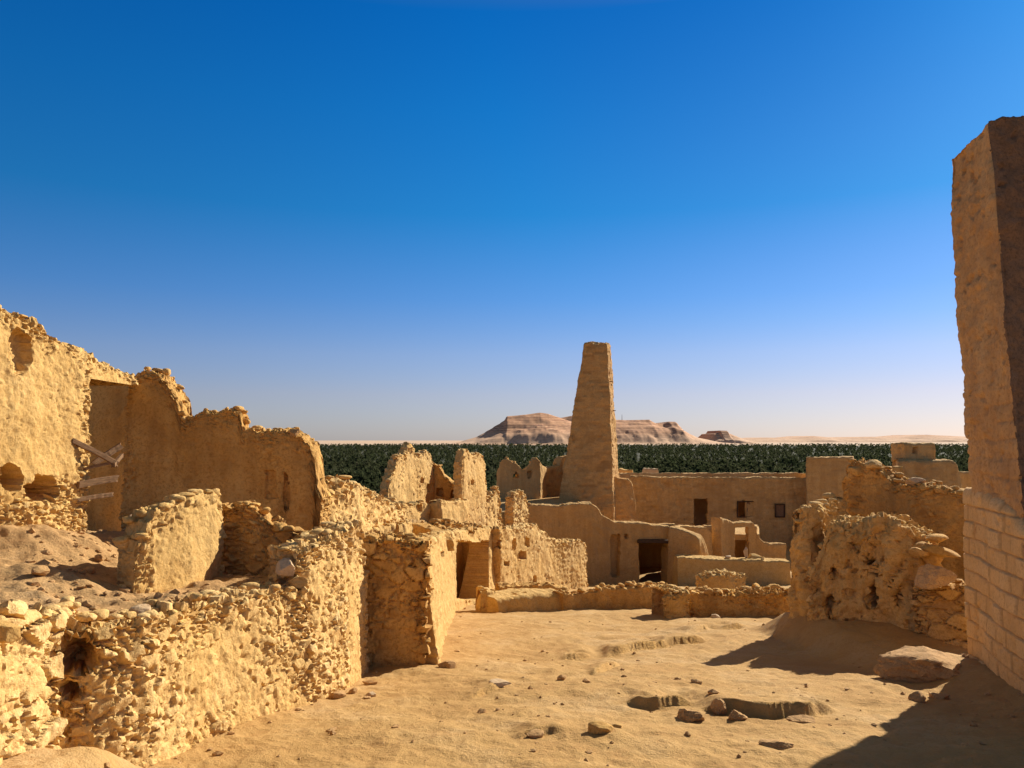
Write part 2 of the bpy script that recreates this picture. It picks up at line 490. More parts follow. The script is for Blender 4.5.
    if style == 'weather' and uz is not None:               # block courses still showing under the worn plaster
        u, z = uz[:, 0], uz[:, 1]
        zw = z + 0.02 * vnoise(np.stack([u * 2, z * 2, z * 0 + 5], 1), seed)
        row = np.floor(zw / .195); fz = zw / .195 - row
        bu = u / .30 + .5 * (row % 2); fu = bu - np.floor(bu)
        jt = 1 - smooth(0, .018, np.minimum(np.minimum(fz, 1 - fz) * .195, np.minimum(fu, 1 - fu) * .30))
        jm = jt * smooth(1.5, -.1, z + .8 * fbm(V * 1.3, 3, seed + 4)) * smooth(-.5, .1, fbm(V * 2.2, 3, seed + 6))
        d = d - .022 * jm
    tint = idd * (1 - 0.55 * mudn) + 0.55 * mudn * (0.5 + .3 * fbm(V * 7, 3, seed + 9))
    mort = np.clip((1 - prof) * (1 - 0.3 * mudn) + 0.85 * mudn, 0, 1)
    tint = tint - .6 * jm; mort = mort * (1 - .8 * jm)
    return d, np.stack([tint, mort], 1)


# a coarse chipped stone, reused for loose rocks and wall crests
def ico(sub):
    import bmesh
    bm = bmesh.new(); bmesh.ops.create_icosphere(bm, subdivisions=sub, radius=1)
    bm.verts.ensure_lookup_table()
    V = np.array([v.co[:] for v in bm.verts]); T = np.array([[v.index for v in f.verts] for f in bm.faces])
    bm.free()
    return V, T


ICO = {k: ico(k) for k in (1, 2, 3, 4, 5)}


def rock_geo(size, seed, sub=3, chips=9, rough=0.05, flat=1.0):
    r = np.random.default_rng(seed)
    V, T = ICO[sub]
    V = V.copy()
    V = np.sign(V) * np.abs(V) ** 0.8                      # a little boxy
    for _ in range(chips):                                  # planar chips
        n = r.normal(size=3); n /= np.linalg.norm(n)
        c = r.uniform(0.55, 0.92)
        dd = V @ n - c
        V = V - np.outer(np.maximum(dd, 0) * 0.93, n)
    nrm = V / (np.linalg.norm(V, axis=1, keepdims=True) + 1e-9)
    V = V + nrm * (rough * fbm(V * 3 + seed * 3.7, 4, seed % 97))[:, None] + nrm * (rough * .6 * fbm(V * 9 + seed, 3, seed % 89))[:, None]
    return V * np.asarray(size) / 2, T


def rotz(V, a):
    c, s = math.cos(a), math.sin(a)
    return V @ np.array([[c, s, 0], [-s, c, 0], [0, 0, 1]])


def rock(px, py, size, seed, mat, label, rz=0.0, d=None, sink=0.25, tilt=(0, 0), group=None, sub=4, name='loose_stone', cat='stone', chips=13, rough=.07):
    """a loose stone; with d it stands at that distance (base at pixel row py), else on the ground"""
    p = ground_hit(px, py) if d is None else P(px, py, d)
    V, T = rock_geo(size, seed, sub, chips, rough)
    if tilt != (0, 0):
        R = Matrix.Rotation(tilt[0], 3, 'X') @ Matrix.Rotation(tilt[1], 3, 'Y')
        V = V @ np.array(R).T
    V = rotz(V, rz)
    V[:, 2] += size[2] * (0.5 - sink)
    r = np.random.default_rng(seed)
    st = np.stack([np.full(len(V), r.uniform(.3, .8)) + .15 * fbm(V * 6, 2, seed), .25 + .2 * fbm(V * 4, 2, seed + 1)], 1)
    me = mesh_from(name, V, None, mat, {'st': np.clip(st, 0, 1)}, True, T)
    me.set_sharp_from_angle(angle=math.radians(32))
    o = link(name, me, p)
    return tag(o, label, cat, group, 'thing')


LOOSE = []


def crest(top_pts, density, smin, smax, seed, lift=0.2):
    """stones bedded along a wall's broken top, part of the wall's mesh"""
    r = np.random.default_rng(seed)
    Vs, Ts, As, off = [], [], [], 0
    n = len(top_pts)
    k = int(density)
    for _ in range(k):
        p = top_pts[r.integers(0, n)]
        s = r.uniform(smin, smax) * np.array([1.25, 1.0, 0.62]) * r.uniform(0.75, 1.25, 3)
        V, T = rock_geo(s, int(r.integers(0, 1e6)), 2, 7, 0.06)
        V = rotz(V, r.uniform(0, 6.28)) + p + np.array([0, 0, s[2] * lift * r.uniform(-.6, 1.2)])
        Vs.append(V); Ts.append(T + off); off += len(V)
        As.append(np.tile([r.uniform(.15, 1), r.uniform(0, .3)], (len(V), 1)))
    if not Vs: return None
    return np.concatenate(Vs), np.concatenate(Ts), np.concatenate(As)


def finish(name, V, Q, style, seed, mat, amp=1.0, cr=None, uz=None, parent=None, base=None, fix=None, ex=None):
    N = normals(V, Q)
    d, st = relief(V, N, style, seed, uz, ex)
    if fix is not None: d = d * fix
    V = V + N * (d * amp)[:, None]
    T = None
    if cr is not None:
        T = cr[1] + len(V)
        V = np.concatenate([V, cr[0]]); st = np.concatenate([st, cr[2]])
    if base is None:
        base = np.array([V[:, 0].mean(), V[:, 1].mean(), V[:, 2].min()])
    me = mesh_from(name, V - base, Q, mat, {'st': np.clip(st, 0, 1)}, True, T)
    if cr is not None:
        me.set_sharp_from_angle(angle=math.radians(50))
    loc = base if parent is None else base - np.array(parent.location)
    return link(name, me, loc, parent)


def wall(name, st, thick, style, mat, label=None, seed=1, cell=None, batter=0.03, holes=(), rag=0.06, crest_n=6.0, crest_s=(0.08, 0.18),
         base=None, drop=0.35, side=None, amp=1.0, cat='ruined wall', parent=None, warp=None, round_top=0.25, group=None, expo=None, base_rub=0.0, rag_f=3.0):
    """st: (px, d, top_row) or (px, d, top_row, base_row): the front line of the wall in plan with the height of its top.
    holes: (px0, py0, px1, py1, depth) on the front; depth None cuts right through."""
    pts = np.array([P(s[0], s[2], s[1]) for s in st])
    L = np.concatenate([[0], np.cumsum(np.hypot(*(pts[1:, :2] - pts[:-1, :2]).T))])
    dm = np.mean([s[1] for s in st])
    if cell is None: cell = max(0.016, dm / F * 1.5)
    nu = max(6, int(L[-1] / cell) + 1)
    u = np.linspace(0, L[-1], nu)
    X = np.interp(u, L, pts[:, 0]); Y = np.interp(u, L, pts[:, 1]); Zt = np.interp(u, L, pts[:, 2])
    q = np.stack([u * rag_f, u * 0 + seed * 3.1, u * 0], 1)
    Zt = Zt + rag * (fbm(q, 5, seed + 7, 0.62)) * 1.6
    # plan normals (pointing to the camera side)
    tx, ty = np.gradient(X), np.gradient(Y)
    kk = max(1, int(0.12 / cell))
    ker = np.ones(2 * kk + 1) / (2 * kk + 1)
    tx = np.convolve(np.pad(tx, kk, 'edge'), ker, 'valid'); ty = np.convolve(np.pad(ty, kk, 'edge'), ker, 'valid')
    ln = np.hypot(tx, ty); nx, ny = ty / ln, -tx / ln
    sgn = np.sign(np.sum(-(nx * X + ny * Y))) if side is None else side
    nx, ny = nx * sgn, ny * sgn
    if base is not None:
        Zb = np.full(nu, float(base))
    elif len(st[0]) > 3:
        bz = np.array([P(s[0], s[3], s[1])[2] for s in st]); Zb = np.interp(u, L, bz) - 0.15
    else:
        Zb = np.minimum(h(X, Y, False), h(X - nx * thick, Y - ny * thick, False)) - drop
    Zb = np.minimum(Zb, Zt - 0.15)
    H = (Zt - Zb).max()
    nz = max(5, int(H / cell)); nt_ = max(4, int(thick / cell))
    ne = max(2, nt_ // 2)
    # loop of the cross-section: offsets (0 front .. -thick back) and height fraction
    off = np.concatenate([np.zeros(nz + 1), -np.linspace(0, 1, nt_ + 1)[1:-1], -np.ones(nz + 1)]) * thick
    fr = np.concatenate([np.linspace(0, 1, nz + 1), np.ones(nt_ - 1), np.linspace(1, 0, nz + 1)])
    M = len(off)
    colu = np.concatenate([np.zeros(ne, int), np.arange(nu), np.full(ne, nu - 1)])
    shr = np.concatenate([np.linspace(0, 1, ne + 1)[:-1], np.ones(nu), np.linspace(1, 0, ne + 1)[1:]])
    nc = len(colu)
    z = Zb[colu][:, None] + fr[None, :] * (Zt - Zb)[colu][:, None]
    hgt = (Zt[colu][:, None] - z)
    o = off[None, :] * np.ones((nc, 1))
    front = np.zeros(M, bool); front[:nz + 1] = True
    back = np.zeros(M, bool); back[-(nz + 1):] = True
    o = o + batter * hgt * front[None, :] - batter * hgt * back[None, :]
    mid = -thick / 2
    rr_ = round_top * thick * .5
    tt = np.clip(1 - hgt / rr_, 0, 1)
    inset = rr_ * (1 - np.sqrt(np.clip(1 - tt * tt, 0, 1))) * .8
    o = np.where(front[None, :], o - inset, np.where(back[None, :], o + inset, mid + (o - mid) * (1 - 1.6 * rr_ / thick)))
    o = mid + (o - mid) * shr[:, None]
    x = X[colu][:, None] + nx[colu][:, None] * o
    y = Y[colu][:, None] + ny[colu][:, None] * o
    V = np.stack([x, y, z], 2).reshape(-1, 3)
    ii, jj = np.meshgrid(np.arange(nc - 1), np.arange(M - 1), indexing='ij')
    a = (ii * M + jj).ravel()
    Q = np.stack([a, a + M, a + M + 1, a + 1], 1)
    if sgn > 0:
        pass
    keep = np.ones(len(Q), bool)
    extra = []
    inward = np.zeros((nc, M))
    if holes:
        cx = 0.25 * (V[Q[:, 0]] + V[Q[:, 1]] + V[Q[:, 2]] + V[Q[:, 3]])
        qx, qy = proj(cx[:, 0], cx[:, 1], cx[:, 2])
        vx, vy = proj(V[:, 0], V[:, 1], V[:, 2])
        fcell = (jj.ravel() < nz)
        for hl in holes:
            x0, y0, x1, y1 = hl[:4]; dep = hl[4] if len(hl) > 4 else 0.25
            if dep is not None:
                rg = 0.08 * (x1 - x0)
                w = fbm(np.stack([vx * .3, vy * .3, vx * 0], 1), 2, seed) * rg
                if len(hl) > 5:
                    w2 = fbm(np.stack([vx * 5 / (x1 - x0), vy * 5 / (x1 - x0), vx * 0], 1), 3, seed + 3) * .6
                    ell = (((vx - (x0 + x1) / 2) / ((x1 - x0) / 2)) ** 2 + ((vy - (y0 + y1) / 2) / ((y1 - y0) / 2)) ** 2 + w2).reshape(nc, M)
                    fall = np.clip((1.05 - ell) / .35, 0, 1) * front[None, :] * (shr[:, None] > .99) * (ell < 1.05)
                    inward = np.maximum(inward, fall * min(dep, thick * .85))
                    continue
                inside = ((vx + w > x0) & (vx + w < x1) & (vy + w > y0) & (vy + w < y1)).reshape(nc, M) & front[None, :] & (shr[:, None] > .99)
                inward[inside] = min(dep, thick * 0.85)
            else:
                cells = (qx > x0) & (qx < x1) & (qy > y0) & (qy < y1) & fcell & (ii.ravel() >= ne) & (ii.ravel() < ne + nu - 1)
                G = cells.reshape(nc - 1, M - 1)
                I, J = np.nonzero(G)
                keep[(I * (M - 1) + J)] = False
                keep[(I * (M - 1) + (M - 2 - J))] = False
                gs = set(zip(I.tolist(), J.tolist()))
                mir = lambda i, j: i * M + (M - 1 - j)
                for i, j in gs:
                    for (di, dj, e0, e1) in ((-1, 0, (i, j), (i, j + 1)), (1, 0, (i + 1, j), (i + 1, j + 1)), (0, -1, (i, j), (i + 1, j)), (0, 1, (i, j + 1), (i + 1, j + 1))):
                        if (i + di, j + dj) not in gs:
                            extra.append((e0[0] * M + e0[1], e1[0] * M + e1[1], mir(*e1), mir(*e0)))
    V = V.reshape(nc, M, 3)
    V[:, :, 0] -= nx[colu][:, None] * inward
    V[:, :, 1] -= ny[colu][:, None] * inward
    V = V.reshape(-1, 3)
    Q = Q[keep]
    nmain = len(Q)
    if extra: Q = np.concatenate([Q, np.array(extra)])
    if warp is not None:
        V = warp(V, np.repeat(u[colu], M))
    if expo is None: expo = 0.85 if crest_n >= 3 else 0.25
    q3 = V * 2.3
    edge = np.minimum(np.repeat(u[colu], M), L[-1] - np.repeat(u[colu], M))
    nn = fbm(q3, 3, seed + 80)
    ex = np.maximum(smooth(.42, .05, hgt.ravel() + .25 * nn), smooth(.34, .02, edge + .2 * nn)) * expo
    if base_rub:
        ex = np.maximum(ex, smooth(base_rub, base_rub * .6, V[:, 2] - h(V[:, 0], V[:, 1], False) + .3 * nn))
    uz = np.stack([np.repeat(u[colu], M), V[:, 2]], 1)
    topi = np.arange(nz + 1, nz + nt_ - 1) if nt_ > 3 else np.array([nz])
    G3 = V.reshape(nc, M, 3)
    tp = G3[ne:ne + nu][:, topi].reshape(-1, 3)
    if crest_n >= 3:
        for cc in (0, nc - 1):
            ends = G3[[max(0, cc - ne // 2), cc, min(nc - 1, cc + ne // 2)]][:, int(nz * .45):nz].reshape(-1, 3)
            tp = np.concatenate([tp, ends[::max(1, int(len(ends) / (len(tp) * .08 + 1)))]])
    V2, Q2, first = weld(V, Q)
    # consistent orientation outwards
    N = normals(V2, Q2)
    cfront = V.reshape(nc, M, 3)[nc // 2, nz // 2]
    k = np.argmin(((V2 - cfront) ** 2).sum(1))
    if N[k, 0] * nx[nu // 2] + N[k, 1] * ny[nu // 2] < 0:
        Q2 = Q2[:, ::-1]
    cr = None
    if crest_n:
        cr = crest(tp, crest_n * L[-1], crest_s[0], crest_s[1], seed + 900)
    ob = finish(name, V2, Q2, style, seed, mat, amp, cr, uz[first], parent, ex=ex[first])
    if label: tag(ob, label, cat, group, 'thing')
    return ob


def hexa(name, bot, top, style, mat, label=None, seed=1, cell=0.06, rag=0.03, amp=1.0, cat='tower', parent=None, bulge=0.0, crest_n=0, warp=None):
    """solid of four leaning faces: bot/top are 4 corners each, in order round the plan"""
    bot = np.array(bot, float); top = np.array(top, float)
    ns = [max(3, int(np.linalg.norm(bot[(k + 1) % 4] - bot[k]) / cell)) for k in range(4)]
    ns[2] = ns[0]; ns[3] = ns[1]
    nz = max(4, int(np.linalg.norm(top.mean(0) - bot.mean(0)) / cell))
    ring = []
    for k in range(4):
        for i in range(ns[k]): ring.append((k, i / ns[k]))
    R = len(ring)
    B = np.array([bot[k] * (1 - t) + bot[(k + 1) % 4] * t for k, t in ring])
    Tp = np.array([top[k] * (1 - t) + top[(k + 1) % 4] * t for k, t in ring])
    f = np.linspace(0, 1, nz + 1)
    V = B[None] * (1 - f)[:, None, None] + Tp[None] * f[:, None, None]
    c = V.mean(1, keepdims=True)
    V[:, :, :2] = c[:, :, :2] + (V[:, :, :2] - c[:, :, :2]) * (1 + bulge * np.sin(f * math.pi))[:, None, None]
    V = V.reshape(-1, 3)
    i, j = np.meshgrid(np.arange(nz), np.arange(R), indexing='ij')
    a = (i * R + j).ravel(); b = (i * R + (j + 1) % R).ravel()
    Q = np.stack([a, b, b + R, a + R], 1)
    s, t = np.meshgrid(np.linspace(0, 1, ns[0] + 1), np.linspace(0, 1, ns[1] + 1), indexing='ij')
    C = (top[0][None, None] * ((1 - s) * (1 - t))[..., None] + top[1] * (s * (1 - t))[..., None] + top[2] * (s * t)[..., None] + top[3] * ((1 - s) * t)[..., None]).reshape(-1, 3)
    n1 = ns[1] + 1
    ii, jj = np.meshgrid(np.arange(ns[0]), np.arange(ns[1]), indexing='ij')
    a = (ii * n1 + jj).ravel() + len(V)
    Qc = np.stack([a, a + n1, a + n1 + 1, a + 1], 1)
    V = np.concatenate([V, C]); Q = np.concatenate([Q, Qc])
    V, Q, _ = weld(V, Q)
    zt = (top[:, 2].max() - bot[:, 2].mean())
    w = smooth(0.8, 1.0, (V[:, 2] - bot[:, 2].mean()) / zt)
    V[:, 2] += w * rag * 1.6 * fbm(np.stack([V[:, 0] * 3, V[:, 1] * 3, V[:, 0] * 0 + seed], 1), 4, seed + 3, .6)
    if warp: V = warp(V)
    N = normals(V, Q)
    cen = V.mean(0)
    if ((V - cen) * N).sum() < 0: Q = Q[:, ::-1]
    cr = None
    if crest_n:
        cr = crest(C, crest_n, 0.10, 0.22, seed + 5)
    ob = finish(name, V, Q, style, seed, mat, amp, cr, V[:, 1:], parent)
    if label: tag(ob, label, cat, None, 'thing')
    return ob


def box_mesh(name, p0, p1, w, t, mat, bev=0.004, parent=None):
    """a sawn plank from p0 to p1"""
    p0, p1 = Vector(p0), Vector(p1)
    L = (p1 - p0).length
    n = 14
    V, Q = [], []
    r = np.random.default_rng(int(abs(p0.x * 1e4)) % 9999)
    for i in range(n + 1):
        t_ = i / n
        bow = 0.012 * math.sin(t_ * 3.1) * L
        e = 0.001 * r.normal()
        for a, b in ((-1, -.8), (-.9, -1), (.9, -1), (1, -.8), (1, .8), (.9, 1), (-.9, 1), (-1, .8)):
            V.append((t_ * L + (0.02 * r.normal() if i in (0, n) else 0), a * w / 2 + e, b * t / 2 + bow))
    for i in range(n):
        for k in range(8):
            Q.append((i * 8 + k, i * 8 + (k + 1) % 8, (i + 1) * 8 + (k + 1) % 8, (i + 1) * 8 + k))
    V = V + [(0, 0, 0), (L, 0, 0)]
    T = [(len(V) - 2, (k + 1) % 8, k) for k in range(8)] + [(len(V) - 1, n * 8 + k, n * 8 + (k + 1) % 8) for k in range(8)]
    me = mesh_from(name, np.array(V), Q, mat, None, False, T)
    o = link(name, me, p0, parent)
    o.rotation_mode = 'QUATERNION'
    o.rotation_quaternion = (p1 - p0).to_track_quat('X', 'Z')
    return o


# ================================================================== ground
def build_ground():
    th = np.concatenate([np.linspace(-math.pi, -math.radians(48), 60)[:-1], np.linspace(-math.radians(48), math.radians(48), 760), np.linspace(math.radians(48), math.pi, 60)[1:-1]])
    r = np.concatenate([[0.3, 0.8, 1.3, 1.8, 2.3], np.geomspace(2.8, 42, 560), np.geomspace(42, 260, 60)[1:], np.geomspace(260, 45000, 70)[1:]])
    n, m = len(th), len(r)
    R, T = np.meshgrid(r, th, indexing='ij')
    x, y = (R * np.sin(T)).ravel(), (R * np.cos(T)).ravel()
    z = h(x, y)
    V = np.stack([x, y, z], 1)
    i, j = np.meshgrid(np.arange(m - 1), np.arange(n), indexing='ij')
    a = (i * n + j).ravel(); b = (i * n + (j + 1) % n).ravel()
    Q = np.stack([a, b, b + n, a + n], 1)[:, ::-1]
    zone = np.zeros((len(V), 3))
    rr = np.hypot(x, y)
    q = np.stack([x, y, x * 0], 1)
    zone[:, 0] = smooth(0.0, 0.3, poly_sd(TERR, x, y)) * (rr < 70)
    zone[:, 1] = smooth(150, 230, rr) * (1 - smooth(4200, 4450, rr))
    zone[:, 2] = smooth(4200, 4450, rr)
    me = mesh_from('ground', V, Q, M_GROUND, {'zone': zone}, True, [(0, (k + 1) % n, k) for k in range(1, n - 1)][:0])
    return tag(link('ground', me), kind='structure')


build_ground()

# ================================================================== far hills
def hill_mat():
    m, nt, b = nmat('banded_hill_rock')
    geo = nt.nodes.new('ShaderNodeNewGeometry'); pos = geo.outputs['Position']
    sx = nt.nodes.new('ShaderNodeSeparateXYZ'); nt.links.new(pos, sx.inputs[0])
    w = noise(nt, pos, 0.006, 4, 0.6)
    zz = math_n(nt, 'ADD', sx.outputs[2], math_n(nt, 'MULTIPLY', w, 34.0))
    nz = nt.nodes.new('ShaderNodeTexNoise'); nz.noise_dimensions = '1D'
    nz.inputs['Scale'].default_value = 0.16; nz.inputs['Detail'].default_value = 4
    nt.links.new(zz, nz.inputs['W'])
    band = ramp(nt, nz.outputs['Fac'], [(0.36, (0.25, 0.09, 0.042)), (0.46, (0.55, 0.265, 0.125)), (0.6, (0.68, 0.38, 0.20))])
    sl = nt.nodes.new('ShaderNodeSeparateXYZ'); nt.links.new(geo.outputs['Normal'], sl.inputs[0])
    low = ramp(nt, math_n(nt, 'DIVIDE', math_n(nt, 'ADD', sx.outputs[2], 20.0), 160.0, True), [(0.10, 1.0), (0.5, 0.2), (1.0, 0.0)])
    col = mixc(nt, low, band, (0.66, 0.42, 0.25))
    col = mixc(nt, ramp(nt, noise(nt, pos, 0.03, 5, 0.7), [(0.35, 0.5), (0.55, 0.0)]), col, (0.26, 0.135, 0.095))
    nt.links.new(col, b.inputs['Base Color'])
    return m


M_HILL = hill_mat()


def mesa(name, prof, d, depth, seed, rough=1.0):
    """flat-topped hill: prof = silhouette in picture (px, row); built as a heightfield ridge with that skyline and a real depth"""
    px = np.array([p[0] for p in prof], float); py = np.array([p[1] for p in prof], float)
    de = d - .42 * depth
    X = np.array([P(a, b, de)[0] for a, b in zip(px, py)]); Z = np.array([P(a, b, de)[2] for a, b in zip(px, py)])
    x = np.linspace(X[0], X[-1], 260)
    v = np.linspace(-1, 1, 90)
    top = np.interp(x, X, Z) + 28
    top = np.maximum(top, 0)
    xx, vv = np.meshgrid(x, v, indexing='ij')
    tt = np.repeat(top[:, None], len(v), 1)
    q = np.stack([xx.ravel() / 420, vv.ravel() * 2.6, xx.ravel() * 0 + seed], 1)
    gul = fbm(q * 2.2, 5, seed).reshape(xx.shape)
    a = np.abs(vv) * (1 + 0.16 * gul)
    e = np.clip((1 - a) / .55, 0, 1) ** .85 * smooth(1.0, .86, np.abs(vv)) * smooth(X[0], X[0] + .06 * (X[-1] - X[0]), xx) * smooth(X[-1], X[-1] - .06 * (X[-1] - X[0]), xx)
    # horizontal ledges
    st = 7.0
    zz = tt * np.clip(e, 0, 1)
    zw_ = zz + 2.2 * gul * tt.max() / 30
    zz = zz * .84 + .16 * (np.floor(zz / (tt.max() / st + 1e-6)) + smooth(.55, 1, (zz / (tt.max() / st + 1e-6)) % 1)) * (tt.max() / st)
    zz = np.minimum(zz, tt * 1.0) + 3.0 * rough * gul * (zz > 4) * (zz < tt * .93)
    V = np.stack([xx.ravel(), d + vv.ravel() * depth, zz.ravel() - 29], 1)
    i, j = np.meshgrid(np.arange(len(x) - 1), np.arange(len(v) - 1), indexing='ij')
    k = (i * len(v) + j).ravel(); n = len(v)
    Q = np.stack([k, k + n, k + n + 1, k + 1], 1)
    me = mesh_from(name, V, Q, M_HILL, None, True)
    return tag(link(name, me), kind='structure')


mesa('hill', [(448, 444.5), (462, 441), (478, 436), (492, 428), (504, 420.5), (507, 416), (520, 414.8), (540, 412.6), (548, 413.6), (558, 417), (570, 421), (580, 428), (592, 437), (608, 444.5)], 5600, 1100, 3)
mesa('hill', [(540, 444.2), (552, 424), (560, 417.5), (572, 415.8), (585, 416.5), (600, 419), (625, 420), (648, 419.6), (656, 423.5), (662, 424), (667, 421.2), (673, 421.4), (680, 429), (692, 436), (712, 441), (735, 444.2)], 6700, 1100, 8)
mesa('hill', [(700, 444), (709, 437), (713, 433.5), (718, 432.8), (719, 430.4), (726, 430.6), (728, 433.2), (733, 435), (742, 438.5), (760, 444)], 6300, 420, 12)
mesa('hill', [(300, 443.6), (330, 441.9), (420, 442.2), (500, 441), (640, 440.5), (740, 439), (765, 437.3), (790, 438), (812, 435.8), (830, 437.4), (870, 436.6), (900, 437), (925, 434.6), (960, 436.2), (990, 437.5), (1080, 439), (1180, 443.6)], 9500, 900, 17, 0.6)
mast = [P(622, 421, 6600), P(622, 414.5, 6600)]
V, T = ICO[1]
mm = mesh_from('radio_mast', np.array([(sx * w, sy * w, z) for z, w in ((0, 2.2), (mast[1][2] - mast[0][2], 0.9)) for sx, sy in ((-1, -1), (1, -1), (1, 1), (-1, 1))]),
               [(0, 1, 5, 4), (1, 2, 6, 5), (2, 3, 7, 6), (3, 0, 4, 7), (4, 5, 6, 7)], M_DOOR, None, False)
tag(link('radio_mast', mm, mast[0]), 'thin radio mast standing on the flat banded hill behind the minaret', 'mast', kind='thing')


# ================================================================== palm grove
def palm_geo(nf, segs, seed, height, trunk=True):
    r = np.random.default_rng(seed)
    V, Q, A, MI = [], [], [], []
    def quad(a, b, c, d, mi):
        Q.append((a, b, c, d)); MI.append(mi)
    if trunk:
        n = 5
        lean = r.normal(size=2) * 0.35
        for k in range(4):
            t = k / 3; rad = 0.24 - 0.07 * t
            for i in range(n):
                a = 6.283 * i / n
                V.append((rad * math.cos(a) + lean[0] * t * t, rad * math.sin(a) + lean[1] * t * t, t * height)); A.append((.2, 0))
        for k in range(3):
            for i in range(n):
                quad(k * n + i, k * n + (i + 1) % n, (k + 1) * n + (i + 1) % n, (k + 1) * n + i, 1)
    else:
        lean = np.zeros(2)
    for f in range(nf):
        az = f * 2.39996 + r.uniform(-.3, .3)
        el = math.radians(r.uniform(-35, 78) if f > 3 else 80)
        Lf = r.uniform(2.6, 3.9)
        tint = np.clip(r.normal(.45, .22) - (0.1 if el < 0 else 0), 0, 1)
        droop = r.uniform(.45, 1.0)
        o = np.array([lean[0], lean[1], height])
        d = np.array([math.cos(az) * math.cos(el), math.sin(az) * math.cos(el), math.sin(el)])
        side = np.array([-math.sin(az), math.cos(az), 0])
        b0 = len(V)
        for k in range(segs + 1):
            t = k / segs
            p = o + d * Lf * t + np.array([0, 0, -droop * Lf * t * t * .62])
            w = (0.34 if nf > 20 else 0.5) * math.sin(math.pi * min(1, .12 + .86 * t)) + .04
            dv = -0.45 * w
            V.append(p + side * w + (0, 0, dv)); V.append(p); V.append(p - side * w + (0, 0, dv))
            A += [(tint + .12, 0), (tint - .1, 0), (tint, 0)]
        for k in range(segs):
            a = b0 + k * 3
            quad(a, a + 1, a + 4, a + 3, 0); quad(a + 1, a + 2, a + 5, a + 4, 0)
    return np.array(V, float), np.array(Q), np.clip(np.array(A), 0, 1), np.array(MI)


def grove():
    r = np.random.default_rng(5)
    # planted rows thinning in number with distance; all stand on the plain
    pts = []
    d = 235.0
    while d < 4350:
        s = max(5.2, d / 95)
        half = d * 0.80
        x = np.arange(-half, half, s)
        x = x + r.uniform(-.45, .45, len(x)) * s
        y = d + r.uniform(-.5, .5, len(x)) * s * 1.6
        keep = r.random(len(x)) < (0.9 if d > 400 else 0.85)
        pts.append(np.stack([x[keep], y[keep]], 1))
        d += s * (1.0 if d < 420 else 1.9)
    pts = np.concatenate(pts)
    edge = 3800 + 800 * fbm(np.stack([pts[:, 0] / 170, pts[:, 0] * 0 + 2, pts[:, 0] * 0], 1), 4, 3, .7)
    pts = pts[pts[:, 1] < np.clip(edge, 3000, 4350)]
    z = h(pts[:, 0], pts[:, 1], False)
    q3 = np.stack([pts[:, 0], pts[:, 1], pts[:, 0] * 0], 1)
    clump = fbm(q3 / 70, 3, 8)
    hs = np.clip(8.6 + 4.2 * fbm(q3 / 38, 3, 9) + r.normal(0, 1.5, len(pts)), 4.5, 14)
    px, pyt = proj(pts[:, 0], pts[:, 1], z + hs + 2.0)
    vis = (px > 322) & (px < 395) & (pyt < 486) & (pyt > 455) | (px > 640) & (px < 800) & (pyt < 471) | (px > 436) & (px < 458) & (pyt < 474)
    cand = np.nonzero(vis)[0]
    cand = cand[np.argsort(pts[cand, 1])][:130]
    single = np.zeros(len(pts), bool); single[cand] = True
    protos = []
    for k in range(6):
        Vp, Qp, Ap, Mi = palm_geo(44, 4, 50 + k, 8.5)
        protos.append(mesh_from('date_palm', Vp, Qp, [M_FROND, M_TRUNK], {'st': Ap}, True, None, Mi))
    for c in cand:
        o = link('date_palm', protos[int(r.integers(6))], (pts[c, 0], pts[c, 1], z[c] - .1))
        s = hs[c] / 8.5
        o.scale = (1.15, 1.15, s); o.rotation_euler = (0, 0, r.uniform(0, 6.28))
        tag(o, 'date palm with dark drooping crown at the near edge of the palm grove', 'palm tree', 'date palms along the near edge of the grove', 'thing')
    rest = np.nonzero(~single)[0]
    near = [palm_geo(36, 3, 70 + k, 1.0, True) for k in range(5)]
    far = [palm_geo(18, 2, 90 + k, 1.0, False) for k in range(5)]
    Vs, Qs, As, Ms, off = [], [], [], [], 0
    for c in rest:
        isn = pts[c, 1] < 620
        Vp, Qp, Ap, Mi = (near if isn else far)[int(r.integers(5))]
        Vq = rotz(Vp, r.uniform(0, 6.28))
        w = 1.15 if isn else 1.25 * max(1.0, min(1.8, pts[c, 1] / 1100))
        crown = Vq[:, 2] - 1.0
        zz = np.where(Mi.max() and Vq[:, 2] < 0.999, 0, 0)
        top = hs[c]
        Vn = Vq * [w, w, 1]
        if isn:
            nt = 20
            Vn[:nt, 2] = Vq[:nt, 2] * top
            Vn[nt:, 2] = top + crown[nt:]
        else:
            Vn[:, 2] = top + crown * min(w, 1.5)
        Vs.append(Vn + [pts[c, 0], pts[c, 1], z[c] - .1]); Qs.append(Qp + off); off += len(Vn)
        As.append(np.clip(Ap + r.normal(0, .12) + .30 * clump[c], 0, 1)); Ms.append(Mi)
    me = mesh_from('palm_grove', np.concatenate(Vs), np.concatenate(Qs), [M_FROND, M_TRUNK], {'st': np.concatenate(As)}, True, None, np.concatenate(Ms))
    o = link('palm_grove', me)
    tag(o, 'dense dark green palm grove filling the plain below the hills', 'palm grove', None, 'stuff')
    print('palms', len(pts))


grove()

